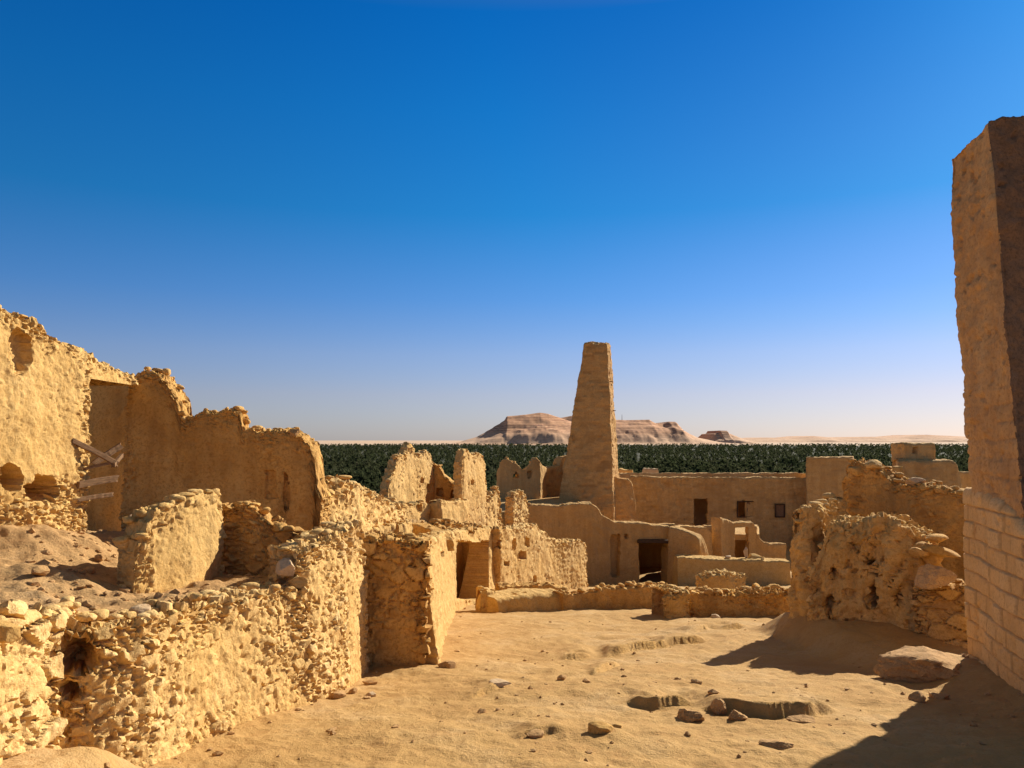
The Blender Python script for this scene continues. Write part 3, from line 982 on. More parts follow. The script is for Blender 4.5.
# ================================================================== near west side: terrace and its walls
wall('rubble_wall', [(-150, 3.3, 606), (-60, 3.88, 606), (0, 4.35, 602), (30, 4.62, 606), (50, 4.84, 609), (64, 4.98, 612)], 0.42, 'masonry', M_RUB,
     'low rubble wall of big pale stones at the bottom corner, nearest the viewer', seed=3, batter=0.05, rag=0.03, crest_n=13, crest_s=(.04, .12), side=None)
wall('rubble_wall', [(48, 5.16, 616), (75, 5.2, 625), (95, 5.26, 627), (115, 5.36, 622), (135, 5.5, 621), (146, 5.58, 620), (155, 5.68, 617), (166, 5.84, 613), (185, 6.1, 606), (215, 6.55, 600), (250, 7.05, 594), (285, 7.6, 588), (309, 7.95, 586)], 0.42, 'rubble', M_RUB,
     'sunlit rubble retaining wall below the dirt terrace, with a dark hole at its shaded corner', seed=5, batter=0.13, rag=0.035, crest_n=11, crest_s=(.05, .14),
     holes=[(60, 643, 94, 672, 0.36, 1), (63, 685, 77, 697, 0.2, 1)])
wall('rubble_wall', [(296, 7.95, 549), (310, 8.1, 546), (325, 8.45, 541), (340, 8.95, 533), (352, 9.5, 526), (362, 10.1, 524)], 0.42, 'rubble', M_RUB,
     'tall rubble pier with sunlit cobbles between the terrace wall and the shaded stone wall', seed=8, batter=0.07, rag=0.03, crest_n=8, crest_s=(.06, .16))
wall('masonry_wall', [(348, 10.35, 538), (375, 10.35, 539), (400, 10.4, 537), (415, 10.4, 540), (428, 10.4, 541)], 0.55, 'masonry', M_BRN,
     'shaded stone wall of rounded courses facing the courtyard, narrow at its top', seed=9, batter=0.06, rag=0.02, crest_n=8, crest_s=(.05, .13), amp=1.3)
wall('mud_wall', [(426, 10.5, 541), (432, 12.0, 540), (438, 14.5, 537), (444, 17.5, 534), (449, 20.5, 531), (470, 22.8, 529), (492, 25.4, 527)], 0.5, 'mud', M_PLA,
     'long sunlit mud wall running back from the shaded stone wall, with an open doorway', seed=10, batter=0.11, rag=0.02, crest_n=3.5, crest_s=(.08, .16), cell=0.03,
     holes=[(456, 541, 489, 600, None), (441, 552, 444, 557, .2), (470, 528.5, 475, 533, .2)])
wall('mud_wall', [(442, 26.0, 533), (500, 25.6, 533)], 0.4, 'plaster', M_BRN, 'dim inner mud wall seen through the open doorway', seed=12, batter=0.02, crest_n=0)
# large house ruin: lit face with small square openings
wall('rubble_wall', [(488, 25.3, 528), (500, 25.1, 528), (515, 26.2, 527), (534, 27.6, 524), (538, 27.9, 523), (540, 28.1, 530), (547, 28.6, 531), (552, 29.0, 537), (560, 29.6, 541), (570, 30.3, 540), (580, 31.0, 539), (587, 31.6, 543)], 0.5, 'rubble', M_RUB,
     'sunlit rubble house wall with small square openings and a stepped broken top', seed=14, batter=0.03, rag=0.03, crest_n=3, crest_s=(.08, .16), cell=0.05,
     holes=[(495.5, 541, 501, 548, .35), (512, 540, 516, 547.5, .35), (526, 538, 529.5, 546.5, .35), (519.5, 552, 526, 559, .3), (504, 561, 509, 566, .3), (533, 576, 536.5, 582, .35)])

# the tall west ruin: lit wall along the doorway, lintel, shaded cross wall
wall('plaster_wall', [(-95, 7.3, 262), (-40, 8.0, 290), (0, 8.55, 305), (16, 8.75, 311), (36, 9.05, 320), (60, 9.5, 338), (80, 9.85, 348), (91, 10.1, 356)], 0.5, 'pitted', M_PLA,
     'high pitted plaster wall catching the sun beside the doorway with crossed planks', seed=21, batter=0.03, rag=0.05, crest_n=14, crest_s=(.05, .15), rag_f=5,
     holes=[(2, 466, 24, 490, .3, 1), (28, 476, 60, 503, .4, 1), (-16, 464, 0, 488, .3, 1), (10, 330, 32, 372, .12, 1)], cell=0.02, base_rub=.62)
wall('plaster_wall', [(70, 9.75, 343), (92, 10.15, 352), (115, 10.75, 364), (139, 11.45, 374)], 1.7, 'pitted', M_PLA,
     'crumbling lintel block of plastered stones spanning over the doorway', seed=23, batter=0.0, rag=0.03, crest_n=12, crest_s=(.05, .12), base=P(110, 382, 10.7)[2], rag_f=5, cell=0.02)
wall('plaster_wall', [(30, 13.3, 366), (90, 13.2, 372), (136, 13.1, 380)], 0.4, 'pitted', M_BRN, 'deep inner wall in the gloom of the doorway with planks', seed=25, batter=0, rag=0, crest_n=0, cell=0.04)
wall('plaster_wall', [(127, 11.75, 375), (136, 11.7, 374), (143, 11.7, 367), (157, 11.7, 371), (166, 11.7, 379), (173, 11.7, 390), (178, 11.7, 403), (181, 11.7, 419), (186, 11.7, 420), (192, 11.72, 415), (204, 11.75, 409), (214, 11.8, 411), (228, 11.8, 408), (238, 11.8, 414), (243, 11.8, 427), (255, 11.85, 429), (276, 11.85, 431), (290, 11.9, 428), (302, 11.9, 434), (310, 11.9, 442), (315, 11.9, 455), (317, 11.9, 478), (321, 11.9, 496)], 0.55, 'pitted', M_BRN,
     'tall shaded brown mud wall with a jagged stepped top behind the low terrace walls', seed=24, batter=0.01, rag=0.045, crest_n=11, crest_s=(.06, .17), rag_f=6, cell=0.022,
     holes=[(266, 470, 275, 498, .06), (284, 475, 288, 510, .08)])

# low walls on the terrace
wall('plaster_wall', [(134, 7.5, 552), (138, 7.53, 541), (145, 7.6, 537), (147, 7.63, 524), (153, 7.7, 520), (155, 7.74, 509), (170, 7.95, 505), (190, 8.25, 499), (202, 8.5, 494), (216, 8.85, 493), (222, 9.0, 495)], 0.26, 'plaster', M_PLA,
     'low sunlit plaster wall on the terrace with loose stones stacked at its end', seed=31, expo=.75, batter=0.05, rag=0.03, crest_n=20, crest_s=(.06, .16), round_top=.1, rag_f=5, cell=0.018)
wall('plaster_wall', [(218, 9.2, 503), (228, 9.2, 505), (242, 9.2, 503), (255, 9.2, 507), (265, 9.2, 515), (276, 9.2, 525), (288, 9.2, 531), (302, 9.2, 535), (322, 9.2, 531)], 0.34, 'masonry', M_BRN,
     'low shaded wall with a sunlit sloping crest between the terrace stub and the pier', seed=32, batter=0.03, rag=0.04, crest_n=18, crest_s=(.06, .17), rag_f=5, round_top=.1, cell=0.02)
# rubble bank and ruin cluster behind the pier
wall('rubble_wall', [(306, 12.6, 520), (318, 12.9, 502), (330, 13.3, 487), (340, 13.8, 489), (347, 14.2, 479), (357, 14.9, 480), (368, 16.0, 488), (382, 17.6, 496), (396, 19.5, 502), (405, 21.0, 506)], 0.8, 'farrub', M_RUB,
     'sloping heap-like rubble wall with sunlit stones beside the tall shaded mud wall', seed=35, batter=0.18, rag=0.08, crest_n=10, crest_s=(.08, .24), cell=0.035)
wall('rubble_wall', [(352, 15.0, 536), (372, 15.6, 530), (395, 16.6, 524), (414, 17.8, 521)], 0.45, 'mud', M_PLA,
     'low sunlit mud wall with a small slot just above the shaded stone wall', seed=36, batter=0.05, rag=0.03, crest_n=6, crest_s=(.06, .14), cell=0.035, holes=[(395, 526, 399, 533, .2)])
wall('mud_wall', [(408, 19.5, 524), (420, 19.3, 526), (430, 19.0, 529), (437, 18.7, 534), (440, 18.4, 540)], 0.35, 'mud', M_BRN,
     'small curved mud parapet with a shaded face above the long sunlit wall', seed=37, batter=0.02, rag=0.02, crest_n=2, crest_s=(.06, .12), cell=0.035, base=P(420, 548, 19)[2])
wall('mud_wall', [(370, 21.5, 510), (390, 22.2, 507), (412, 23.4, 503), (430, 24.6, 502)], 0.5, 'mud', M_PLA, 'sunlit low mud wall below the ragged ruin tower', seed=38, batter=0.05, rag=0.04, crest_n=5, crest_s=(.1, .2), cell=0.04, holes=[(419, 505, 422, 511, .2)])
wall('rubble_wall', [(388, 25.0, 492), (391, 25.3, 476), (395, 25.6, 466), (398, 25.9, 457), (401, 26.2, 453), (405, 26.6, 456), (408, 26.9, 446), (411, 27.1, 443), (414, 27.4, 446), (416, 27.6, 455), (421, 28.0, 455), (427, 28.6, 450), (431, 29.0, 453), (434, 29.3, 462)], 0.3, 'rubble', M_RUB,
     'ragged sunlit ruin tower with a spiky top in front of the palms', seed=40, batter=0.03, rag=0.05, crest_n=3, crest_s=(.10, .22), cell=0.045, rag_f=2.5, holes=[(421, 478, 424, 483, .25), (427, 484, 432, 492, .3)])
wall('mud_wall', [(433, 29.2, 463), (437, 29.2, 464), (441, 29.2, 468), (445, 29.2, 476), (451, 29.2, 482), (458, 29.2, 483), (465, 29.2, 480)], 0.45, 'mud', M_BRN,
     'shaded wall with a dipping top linking the two ragged ruin towers', seed=41, batter=0.02, rag=0.05, crest_n=3, crest_s=(.1, .2), cell=0.045, holes=[(437, 489, 443, 496, .3), (451, 490, 457, 498, .3)])
wall('rubble_wall', [(461.5, 27.0, 461), (464, 27.2, 450), (467, 27.5, 448), (471, 27.9, 453), (475, 28.3, 455), (479, 28.7, 452), (483, 29.1, 454), (486, 29.5, 462)], 0.3, 'rubble', M_RUB,
     'narrow upright ruin pillar of sunlit rubble standing above the courtyard', seed=42, batter=0.02, rag=0.05, crest_n=3, crest_s=(.12, .24), cell=0.045, rag_f=2.5, holes=[(471, 480, 474, 485, .25)])
wall('mud_wall', [(430, 24.6, 503), (436, 24.4, 502), (442, 24.4, 501), (455, 25.4, 500), (470, 26.8, 500)], 0.5, 'mud', M_PLA,
     'low angled mud wall at the foot of the narrow ruin pillar', seed=43, batter=0.05, rag=0.02, crest_n=3, crest_s=(.1, .2), cell=0.045)
wall('mud_wall', [(428, 21.3, 526), (450, 22.4, 521), (470, 23.6, 524), (485, 24.6, 525)], 0.6, 'farrub', M_BRN,
     'broken wall crest with loose rubble above the open doorway', seed=44, base=P(450, 531, 23)[2], batter=0.04, rag=0.05, crest_n=4, crest_s=(.1, .24), cell=0.045)
wall('rubble_wall', [(485, 30.0, 505), (490, 30.6, 500), (495, 31.2, 492), (498, 31.7, 485), (501, 32.0, 492)], 0.35, 'farrub', M_RUB,
     'small leaning rubble remnant beside the narrow ruin pillar', seed=45, batter=0.05, rag=0.06, crest_n=4, crest_s=(.12, .24), cell=0.05)
wall('rubble_wall', [(513, 33.2, 497), (516, 33.5, 491), (521, 34.0, 490), (526, 34.6, 493), (529, 35.0, 500)], 0.4, 'farrub', M_RUB,
     'stubby rubble stump standing in front of the wall with the triangular window', seed=46, batter=0.03, rag=0.05, crest_n=4, crest_s=(.12, .26), cell=0.05)

# ================================================================== centre: minaret and the walls round it
root = empty('minaret', P(588, 520, 46))
hexa('tower_body', [P(556, 524, 44.8), P(613.5, 524, 44.0), P(619.5, 524, 47.0), P(568, 524, 47.9)],
     [P(584.5, 344, 45.6), P(607, 343.5, 45.3), P(610.5, 344, 46.6), P(588.5, 344, 46.9)], 'course', M_TOW, seed=50, cell=0.055, rag=0.12, parent=root, bulge=0.035)
for (a, b, l) in ((609.0, 382, .2), (612.0, 411, .2), (581.6, 369, .05)):
    s = 1 if a > 590 else -1
    p = P(a, b, 45.6)
    box_mesh('wooden_peg', p - np.array([.35 * s, 0, 0]), p + np.array([l * s, -.05, .02]), .05, .05, M_WOOD)
for o in [o for o in bpy.data.objects if o.name.startswith('wooden_peg')]:
    o.location = Vector(o.location) - root.location; o.parent = root
tag(root, 'tall tapering mud brick minaret rising over the ruins', 'minaret', None, 'thing')

wall('mud_wall', [(606, 45.0, 477), (622, 45.3, 478), (629, 45.5, 479), (632, 45.7, 484), (633.5, 45.8, 492), (635, 45.9, 505), (637, 46, 520)], 0.8, 'course', M_TOW,
     'stub of brown mud wall joined to the foot of the minaret, its edge crumbling', seed=51, batter=0.02, rag=0.05, crest_n=2, crest_s=(.12, .24), cell=0.07)
wall('mud_wall', [(544, 47.6, 472), (549, 47.6, 467), (553, 47.8, 467), (560, 47.9, 465), (562, 48, 457), (572, 48.2, 455)], 0.8, 'course', M_TOW,
     'dark stepped mud wall half hidden behind the minaret base', seed=52, batter=0.02, rag=0.03, crest_n=0, cell=0.07)
wall('mud_wall', [(497, 46.4, 472), (500, 45.2, 462), (505, 45.0, 458), (511, 45, 460.5), (517, 45.1, 464), (522, 45.2, 468.5), (525, 45.3, 470), (529, 45.4, 466), (533, 45.4, 459.5), (537, 45.5, 457.5), (540, 45.6, 460), (543, 46.2, 466), (546.5, 47.2, 467)], 0.6, 'mud', M_MUD,
     'shaded house wall with a notched top and a small triangular window', seed=53, batter=0.015, rag=0.05, crest_n=2.5, crest_s=(.12, .24), cell=0.06,
     holes=[(513.6, 474, 518.6, 478, None), (514.8, 471.5, 517.4, 474, None), (528, 472, 531, 478, .2)])

# front house: facade with big doorway
root = empty('mud_house', P(625, 585, 38))
wall('facade', [(525, 35.8, 509), (530, 36.0, 504), (545, 36.2, 504.5), (560, 36.4, 506), (572, 36.5, 504), (592, 36.6, 502.5), (598, 36.7, 507), (602, 36.7, 514), (610, 36.8, 518), (616, 36.85, 521), (640, 37, 523), (669, 37.2, 526)], 0.7, 'mud', M_MUD, seed=55, batter=0.03, rag=0.03, crest_n=0.5, crest_s=(.12, .2), cell=0.05,
     holes=[(639.5, 541, 667, 600, None), (611, 535, 619.5, 577, .35), (624.5, 534.5, 628, 538, .3)], parent=root)


def slab(name, corners, t, mat, parent=None, label=None, seed=1):
    c = np.array(corners, float)
    top = c.copy(); bot = c.copy(); bot[:, 2] -= t
    return hexa(name, bot, top, 'mud', mat, label, seed, cell=0.25, rag=0.02, amp=0.6, parent=parent)


def pz(px, d, z):
    p = P(px, 440, d); p[2] = z
    return p


slab('roof', [pz(600, 37.6, -4.72), pz(672, 37.7, -4.72), pz(672, 43.0, -4.72), pz(600, 43.0, -4.72)], 0.25, M_MUD, root, seed=4)
wall('back_wall', [(598, 42.6, 524), (675, 42.6, 524)], 0.4, 'mud', M_MUD, seed=56, batter=0.0, rag=0.0, crest_n=0, cell=0.12, parent=root)
wall('side_wall', [(672, 37.6, 527), (690, 43.0, 525)], 0.3, 'mud', M_MUD, seed=57, batter=0.0, rag=0.0, crest_n=0, cell=0.15, parent=root)
wall('side_wall', [(601, 37.6, 527), (602, 43.0, 525)], 0.3, 'mud', M_MUD, seed=58, batter=0.0, rag=0.0, crest_n=0, cell=0.15, parent=root)
o = box_mesh('lintel', P(637, 541, 37.0), P(669.5, 541.5, 37.1), .5, .16, M_DOOR, parent=None)
o.location = Vector(o.location) - root.location; o.parent = root
tag(root, 'low mud house with one wide dark doorway and a narrow niche', 'house', None, 'thing')

wall('mud_wall', [(668, 36.9, 526.5), (676, 36.6, 528), (688, 36.2, 532), (695, 36.0, 535.5), (698.5, 35.9, 540), (700.5, 35.85, 553), (701.5, 35.8, 560)], 0.55, 'mud', M_MUD,
     'curving mud wall sloping down from the house with the wide doorway', seed=58, batter=0.06, rag=0.035, crest_n=0, cell=0.05)
wall('mud_wall', [(676, 39.8, 526), (690, 40, 526.5), (708, 40.2, 527), (711.5, 40.3, 532), (713, 40.3, 545)], 0.5, 'mud', M_MUD,
     'short mud partition with a sunlit slanting edge behind the curving wall', seed=59, batter=0.02, rag=0.035, crest_n=0, cell=0.06)
wall('mud_wall', [(704, 43.6, 525.5), (726, 43.6, 525.5)], 0.4, 'mud', M_MUD, 'small piece of mud wall deep between partition and doorway wall', seed=60, batter=0.0, rag=0.02, crest_n=0, cell=0.07)
root = empty('mud_room', P(742, 560, 42.5))
wall('front_wall', [(720.5, 40.2, 517.5), (727, 40.6, 519), (734, 41, 522), (744, 41, 521.5), (753, 41, 521.5), (756, 41, 525), (757.5, 41, 533), (760, 41, 538), (764, 41, 543), (772, 41.1, 544), (786, 41.2, 544)], 0.55, 'mud', M_MUD,
     seed=61, batter=0.015, rag=0.02, crest_n=0.6, crest_s=(.1, .18), cell=0.05, holes=[(735, 527, 748.5, 600, None)], parent=root)
slab('roof', [pz(728, 41.3, -5.0), pz(757, 41.3, -5.0), pz(757, 45.2, -5.0), pz(728, 45.2, -5.0)], 0.3, M_MUD, root, seed=9)
wall('side_wall', [(757, 45.0, 525), (757, 41.7, 526)], 0.3, 'mud', M_MUD, seed=62, batter=0, rag=0, crest_n=0, cell=0.12, parent=root)
wall('rear_wall', [(726, 45.1, 525), (758, 45.1, 525)], 0.3, 'mud', M_MUD, seed=64, batter=0, rag=0, crest_n=0, cell=0.12, parent=root)
tag(root, 'mud room with a tall open doorway and a low stepped shoulder wall', 'room', None, 'thing')
wall('mud_wall', [(677, 34.6, 556.5), (690, 34.6, 557), (720, 34.5, 558.5), (750, 34.4, 560), (790, 34.2, 561)], 0.9, 'mud', M_PLA,
     'long low mud retaining wall with a pale crest in front of the doorway wall', seed=63, batter=0.05, rag=0.035, crest_n=1.2, crest_s=(.08, .18), cell=0.05)
rock(755, 560.5, (.85, .6, .34), 301, M_PLA, 'rounded mud lump lying on the long low retaining wall', d=35, sink=.1, sub=3)
rock(745.5, 559, (.2, .2, .62), 302, M_PALE, 'small upright pale stone standing on the low retaining wall by the doorway', d=35, sink=.05, sub=3)
rock(728, 558.6, (.42, .35, .16), 303, M_PALE, 'flat pale stone on the low retaining wall, beside the upright one', d=34.9, sink=.1, sub=3)

# long back wall with door and shuttered window
root = empty('long_house', P(720, 545, 54))
wall('front_wall', [(631, 52.2, 476.5), (700, 52, 477.5), (760, 51.5, 478), (808, 51, 478)], 0.6, 'course', M_MUD, seed=65, batter=0.01, rag=0.05, crest_n=0, cell=0.06,
     holes=[(694.5, 499, 708, 560, None), (737.5, 501, 745.5, 517, None), (747, 501.5, 754.5, 517, .1), (775.5, 504, 784.5, 517.5, .1)], parent=root)
wall('rear_parapet', [(620, 55.6, 473), (700, 55.4, 473.2), (808, 54.6, 473)], 0.5, 'mud', M_BLK, seed=66, batter=0.0, rag=0.05, crest_n=0, cell=0.1, parent=root)
slab('roof', [pz(634, 52.7, -2.75), pz(806, 51.6, -2.75), pz(806, 54.7, -2.75), pz(634, 55.6, -2.75)], 0.25, M_MUD, root, seed=6)


def frame(px0, py0, px1, py1, d, parent, w=.07, panel=None):
    a = [P(px0, py0, d), P(px1, py0, d), P(px1, py1, d), P(px0, py1, d)]
    V, Q = [], []
    def bar(p, q):
        p, q = Vector(p), Vector(q)
        n = (q - p).normalized(); s = Vector((0, 1, 0)); t = n.cross(s) * w / 2
        b = len(V)
        for e in (p - n * w / 2, q + n * w / 2):
            for k in (t + s * .05, t - s * .05, -t - s * .05, -t + s * .05): V.append(e + k)
        for k in range(4): Q.append((b + k, b + (k + 1) % 4, b + 4 + (k + 1) % 4, b + 4 + k))
        Q.append((b, b + 1, b + 2, b + 3)); Q.append((b + 4, b + 5, b + 6, b + 7))
    bar(a[0], a[1]); bar(a[3], a[2])
    c = Vector(a[0]); 
    bar(a[0] + np.array([0, .003, -w / 2]), a[3] + np.array([0, .003, w / 2])); bar(a[1] + np.array([0, .003, -w / 2]), a[2] + np.array([0, .003, w / 2]))
    base = np.array(parent.location)
    f = link('window_frame', mesh_from('window_frame', np.array(V) - base, Q, M_DOOR, None, False), (0, 0, 0), parent)
    if panel:
        x0, x1 = panel
        y0 = d + .06
        b0, b1 = P(x0, py0, y0), P(x1, py1, y0)
        n = 4; V, Q = [], []
        for k in range(n):
            xa = b0[0] + (b1[0] - b0[0]) * k / n + .006; xb = b0[0] + (b1[0] - b0[0]) * (k + 1) / n - .006
            b = len(V)
            for yy in (0, .04):
                V += [(xa, y0 + yy, b1[2]), (xb, y0 + yy, b1[2]), (xb, y0 + yy, b0[2]), (xa, y0 + yy, b0[2])]
            Q += [(b, b + 1, b + 2, b + 3), (b + 4, b + 7, b + 6, b + 5), (b, b + 4, b + 5, b + 1), (b + 3, b + 2, b + 6, b + 7), (b, b + 3, b + 7, b + 4), (b + 1, b + 5, b + 6, b + 2)]
        link('shutter', mesh_from('shutter', np.array(V) - base, Q, M_SHUT, None, False), (0, 0, 0), parent)
    return f


frame(737.5, 501.5, 755, 517, 51.62, root, panel=(746, 754.5))
frame(775.5, 504.5, 784.5, 517, 51.2, root, panel=(776, 784))
tag(root, 'long plain mud house wall with a black doorway and a half open shuttered window', 'house', None, 'thing')

hexa('house_block', [P(805, 560, 49.6), P(856, 560, 49.6), P(858, 560, 53.5), P(806, 560, 53.5)], [P(807, 458, 49.8), P(853, 457, 49.8), P(853, 457, 53.2), P(808, 458, 53.2)], 'course', M_MUD,
     'square mud block taller than the long house beside it', seed=70, cell=0.1, rag=0.06, amp=.7, cat='house')
hexa('house_block', [P(617, 500, 57), P(634, 500, 57), P(635, 500, 59), P(618, 500, 59)], [P(618, 469, 57), P(632.5, 470, 57), P(632.5, 471, 59), P(619, 469, 59)], 'mud', M_PLA,
     'tiny ochre mud hut just behind the foot of the minaret', seed=71, cell=0.1, rag=0.1, amp=.7, cat='house')
hexa('house_block', [P(638, 490, 120), P(664, 490, 120), P(664, 490, 125), P(640, 490, 125)], [P(643, 468, 120), P(658, 468.5, 120), P(657, 469, 124), P(645, 469, 124)], 'mud', M_PALE,
     'pale flat hut among the palms over the long house roof', seed=72, cell=0.25, rag=0.1, amp=.7, cat='house')
root = empty('roof_house', P(930, 500, 62))
wall('lower_wall', [(898, 60.2, 461), (905, 60, 460), (930, 60, 460.5), (950, 60, 459.5), (956, 60, 461), (960, 60.3, 470), (962, 60.6, 492)], 2.5, 'course', M_MUD, seed=73, batter=0.03, rag=0.03, crest_n=0, cell=0.09, parent=root)
wall('upper_room', [(904.5, 61, 443.5), (920, 61, 442.5), (934.5, 61, 443)], 2.2, 'course', M_MUD, seed=74, batter=0.02, rag=0.03, crest_n=0, cell=0.08, holes=[(912.5, 447.5, 917.5, 453.5, .6)], base=P(910, 462, 61)[2], parent=root)
tag(root, 'stepped mud house with a small upper room and one tiny window', 'house', None, 'thing')
wall('mud_wall', [(956, 66, 471.5), (985, 66, 472.5)], 0.6, 'mud', M_MUD, 'low far parapet at the edge of the town, beside the tall leaning wall', seed=75, batter=0.0, rag=0.02, crest_n=0, cell=0.12)
wall('mud_wall', [(872, 58, 465.5), (890, 58, 466), (903, 58, 466)], 0.6, 'mud', M_BRN, 'low ochre wall between the ruined wall crest and the stepped house', seed=76, batter=0.0, rag=0.03, crest_n=0, cell=0.12)

# ================================================================== low walls along the far side of the courtyard
wall('low_wall', [(480, 20.0, 592), (488, 20.0, 590), (497, 20.3, 590)], 0.5, 'mud', M_PLA, 'short end pier of the low courtyard wall', seed=80, batter=0.05, rag=0.015, crest_n=6, crest_s=(.06, .14), cell=0.03)
wall('low_wall', [(498, 22.6, 585), (525, 22.8, 584), (563, 22.8, 586)], 0.45, 'mud', M_BRN, 'rear low wall below the house wall with square openings', seed=81, batter=0.05, rag=0.06, rag_f=4, crest_n=4, crest_s=(.06, .14), cell=0.035)
wall('low_wall', [(497, 19.6, 599), (515, 19.9, 596), (540, 20.2, 594.5), (562, 20.4, 594)], 0.9, 'mud', M_PLA, 'broad low wall footing with a flat sunlit top', seed=82, batter=0.25, rag=0.015, crest_n=2, crest_s=(.05, .12), cell=0.03)
wall('low_wall', [(563, 20.2, 592), (575, 20.4, 593), (590, 20.6, 591), (610, 20.8, 588), (640, 21.0, 586), (672, 21.2, 586)], 0.5, 'mud', M_BRN, 'long low shaded courtyard wall before the wide doorway', seed=83, batter=0.05, rag=0.06, rag_f=4, crest_n=8, crest_s=(.08, .24), cell=0.028)
wall('low_wall', [(662, 17.5, 596), (672, 17.4, 594), (690, 17.6, 590)], 1.0, 'rubble', M_PLA, 'square corner pier of the low courtyard wall', seed=84, batter=0.04, rag=0.06, rag_f=4, crest_n=10, crest_s=(.08, .24), cell=0.028)
wall('low_wall', [(690, 18.0, 591), (705, 18.0, 593), (720, 18.0, 594), (735, 18.0, 596), (750, 18.1, 593), (765, 18.2, 591), (792, 18.3, 591)], 0.6, 'rubble', M_BRN, 'crumbling shaded low wall running up to the big eroded wall', seed=85, batter=0.05, rag=0.06, rag_f=4, crest_n=9, crest_s=(.08, .24), cell=0.028)
wall('low_wall', [(702, 23.0, 578), (712, 23.0, 574), (728, 23.0, 573.5), (737, 23.2, 574), (747, 23.4, 575)], 0.8, 'rubble', M_PLA, 'isolated rubble block behind the crumbling low wall', seed=86, batter=0.04, rag=0.06, rag_f=4, crest_n=5, crest_s=(.08, .24), cell=0.035)

# ================================================================== east side ruin
wall('ruined_wall', [(843, 15.6, 480), (845, 15.5, 466), (850, 15.4, 461), (860, 15.3, 462), (870, 15.1, 466), (880, 14.9, 469), (886, 14.8, 475), (895, 14.6, 483), (905, 14.5, 484), (918, 14.3, 484), (935, 14.1, 485), (950, 13.9, 489), (968, 13.7, 493), (990, 13.5, 495)], 0.6, 'masonry', M_BRN,
     'upper shaded mud wall with a peaked corner behind the eroded mass', seed=90, batter=0.03, rag=0.03, crest_n=9, crest_s=(.07, .2), cell=0.026)
wall('ruined_wall', [(792, 13.5, 545), (794, 13.4, 535), (797, 13.3, 526), (801, 13.2, 517), (808, 13.1, 513), (817, 13.2, 511), (830, 13.9, 505), (846, 14.8, 499)], 0.4, 'eroded', M_PLA,
     'weathered buttress wall with a sunlit sloping crest at the edge of the courtyard', seed=91, batter=0.06, rag=0.05, crest_n=10, crest_s=(.08, .24), cell=0.026)
wall('ruined_wall', [(808, 12.7, 575), (814, 12.65, 560), (820, 12.6, 545), (826, 12.55, 528), (834, 12.5, 522), (845, 12.4, 524), (856, 12.3, 527), (877, 12.1, 523), (895, 11.9, 525), (915, 11.8, 530), (935, 11.7, 545)], 1.0, 'eroded', M_PLA,
     'big eroded wall mass full of hollows, in shade beside the courtyard', seed=92, batter=0.15, rag=0.04, crest_n=10, crest_s=(.06, .18), cell=0.022, amp=1.15,
     holes=[(863, 555, 874, 575, .4, 1), (868, 580, 879, 604, .45, 1), (874, 566, 883, 585, .3, 1), (892, 582, 903, 608, .4, 1), (829, 565, 836, 577, .3, 1), (824, 597, 835, 618, .35, 1), (848, 540, 856, 552, .2, 1)])
wall('stone_pile', [(910, 11.5, 584), (925, 11.3, 586), (945, 11.1, 585), (966, 10.9, 583)], 0.6, 'slabs', M_YEL, 'base of large yellowish blocks below the pink rock', seed=93, batter=0.03, rag=0.02, crest_n=5, crest_s=(.08, .16), cell=0.02)
rock(936, 589, (.62, .5, .44), 311, M_PINK, 'pinkish jagged boulder wedged on the yellow blocks', rz=.3, d=11.15, sink=.1, cat='boulder', name='boulder', sub=5, chips=26, rough=.13)
rock(905 + 24, 562, (.5, .5, .34), 312, M_BRN, 'brown stone under the yellow slab', rz=.5, d=11.7, sink=.1)
rock(941, 556, (.50, .36, .15), 313, M_YEL, 'flat tilted yellow slab balanced at the end of the eroded wall', rz=-.25, d=11.4, sink=.1, tilt=(0, .22))
rock(919, 557, (.26, .26, .16), 314, M_YEL, 'small yellow stone next to the tilted slab', rz=.2, d=11.5, sink=.1)
rock(938, 542, (.34, .3, .13), 315, M_BRN, 'brown flat stone on top of the tilted yellow slab', rz=.6, d=11.6, sink=.1)
rock(858, 474, (.42, .34, .26), 316, M_YEL, 'rounded stone on the peaked corner of the upper wall', d=15.4, sink=.2)
rock(874, 468, (.40, .36, .22), 317, M_PLA, 'broad stone capping the upper wall near its peak', d=15.1, sink=.2, rz=.4)
rock(915, 484, (.36, .3, .15), 318, M_PALE, 'pale stone on the level crest of the upper wall', d=14.5, sink=.2)
rock(928, 650 + 22, (1.12, 1.25, .44), 320, M_ROCK, 'large flat sunlit boulder lying before the tall leaning wall', rz=.5, sink=.36, cat='boulder', name='boulder', sub=5, chips=22, rough=.12)
rock(918, 702, (.22, .18, .14), 321, M_ROCK, 'small block in the shade by the flat boulder', rz=.5, sink=.25)

# tall leaning wall at the east edge
root = empty('tall_wall', pz(985, 8.6, -2.9))


def lean(V):
    return V


hexa('plaster_pier', [pz(973, 9.15, -1.6), pz(1024, 7.45, -1.6), pz(1190, 7.9, -1.6), pz(1090, 10.2, -1.6)],
     [P(948, 160, 9.25), P(988.5, 122, 8.55), P(1120, 95, 8.9), P(1040, 125, 10.0)], 'weather', M_PIL, seed=96, cell=0.022, rag=0.07, amp=1.0, parent=root)
pier = bpy.data.objects['plaster_pier']
pier.data.materials.append(M_PIL_SHADE)
_me = pier.data
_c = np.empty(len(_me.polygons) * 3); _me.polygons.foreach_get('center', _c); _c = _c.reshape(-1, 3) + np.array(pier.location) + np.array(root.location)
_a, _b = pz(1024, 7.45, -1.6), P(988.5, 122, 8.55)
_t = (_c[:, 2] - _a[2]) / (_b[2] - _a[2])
_edge = _a[None, :2] + (_b - _a)[None, :2] * _t[:, None]      # the pier's worn arris; shade is painted into the face south of it
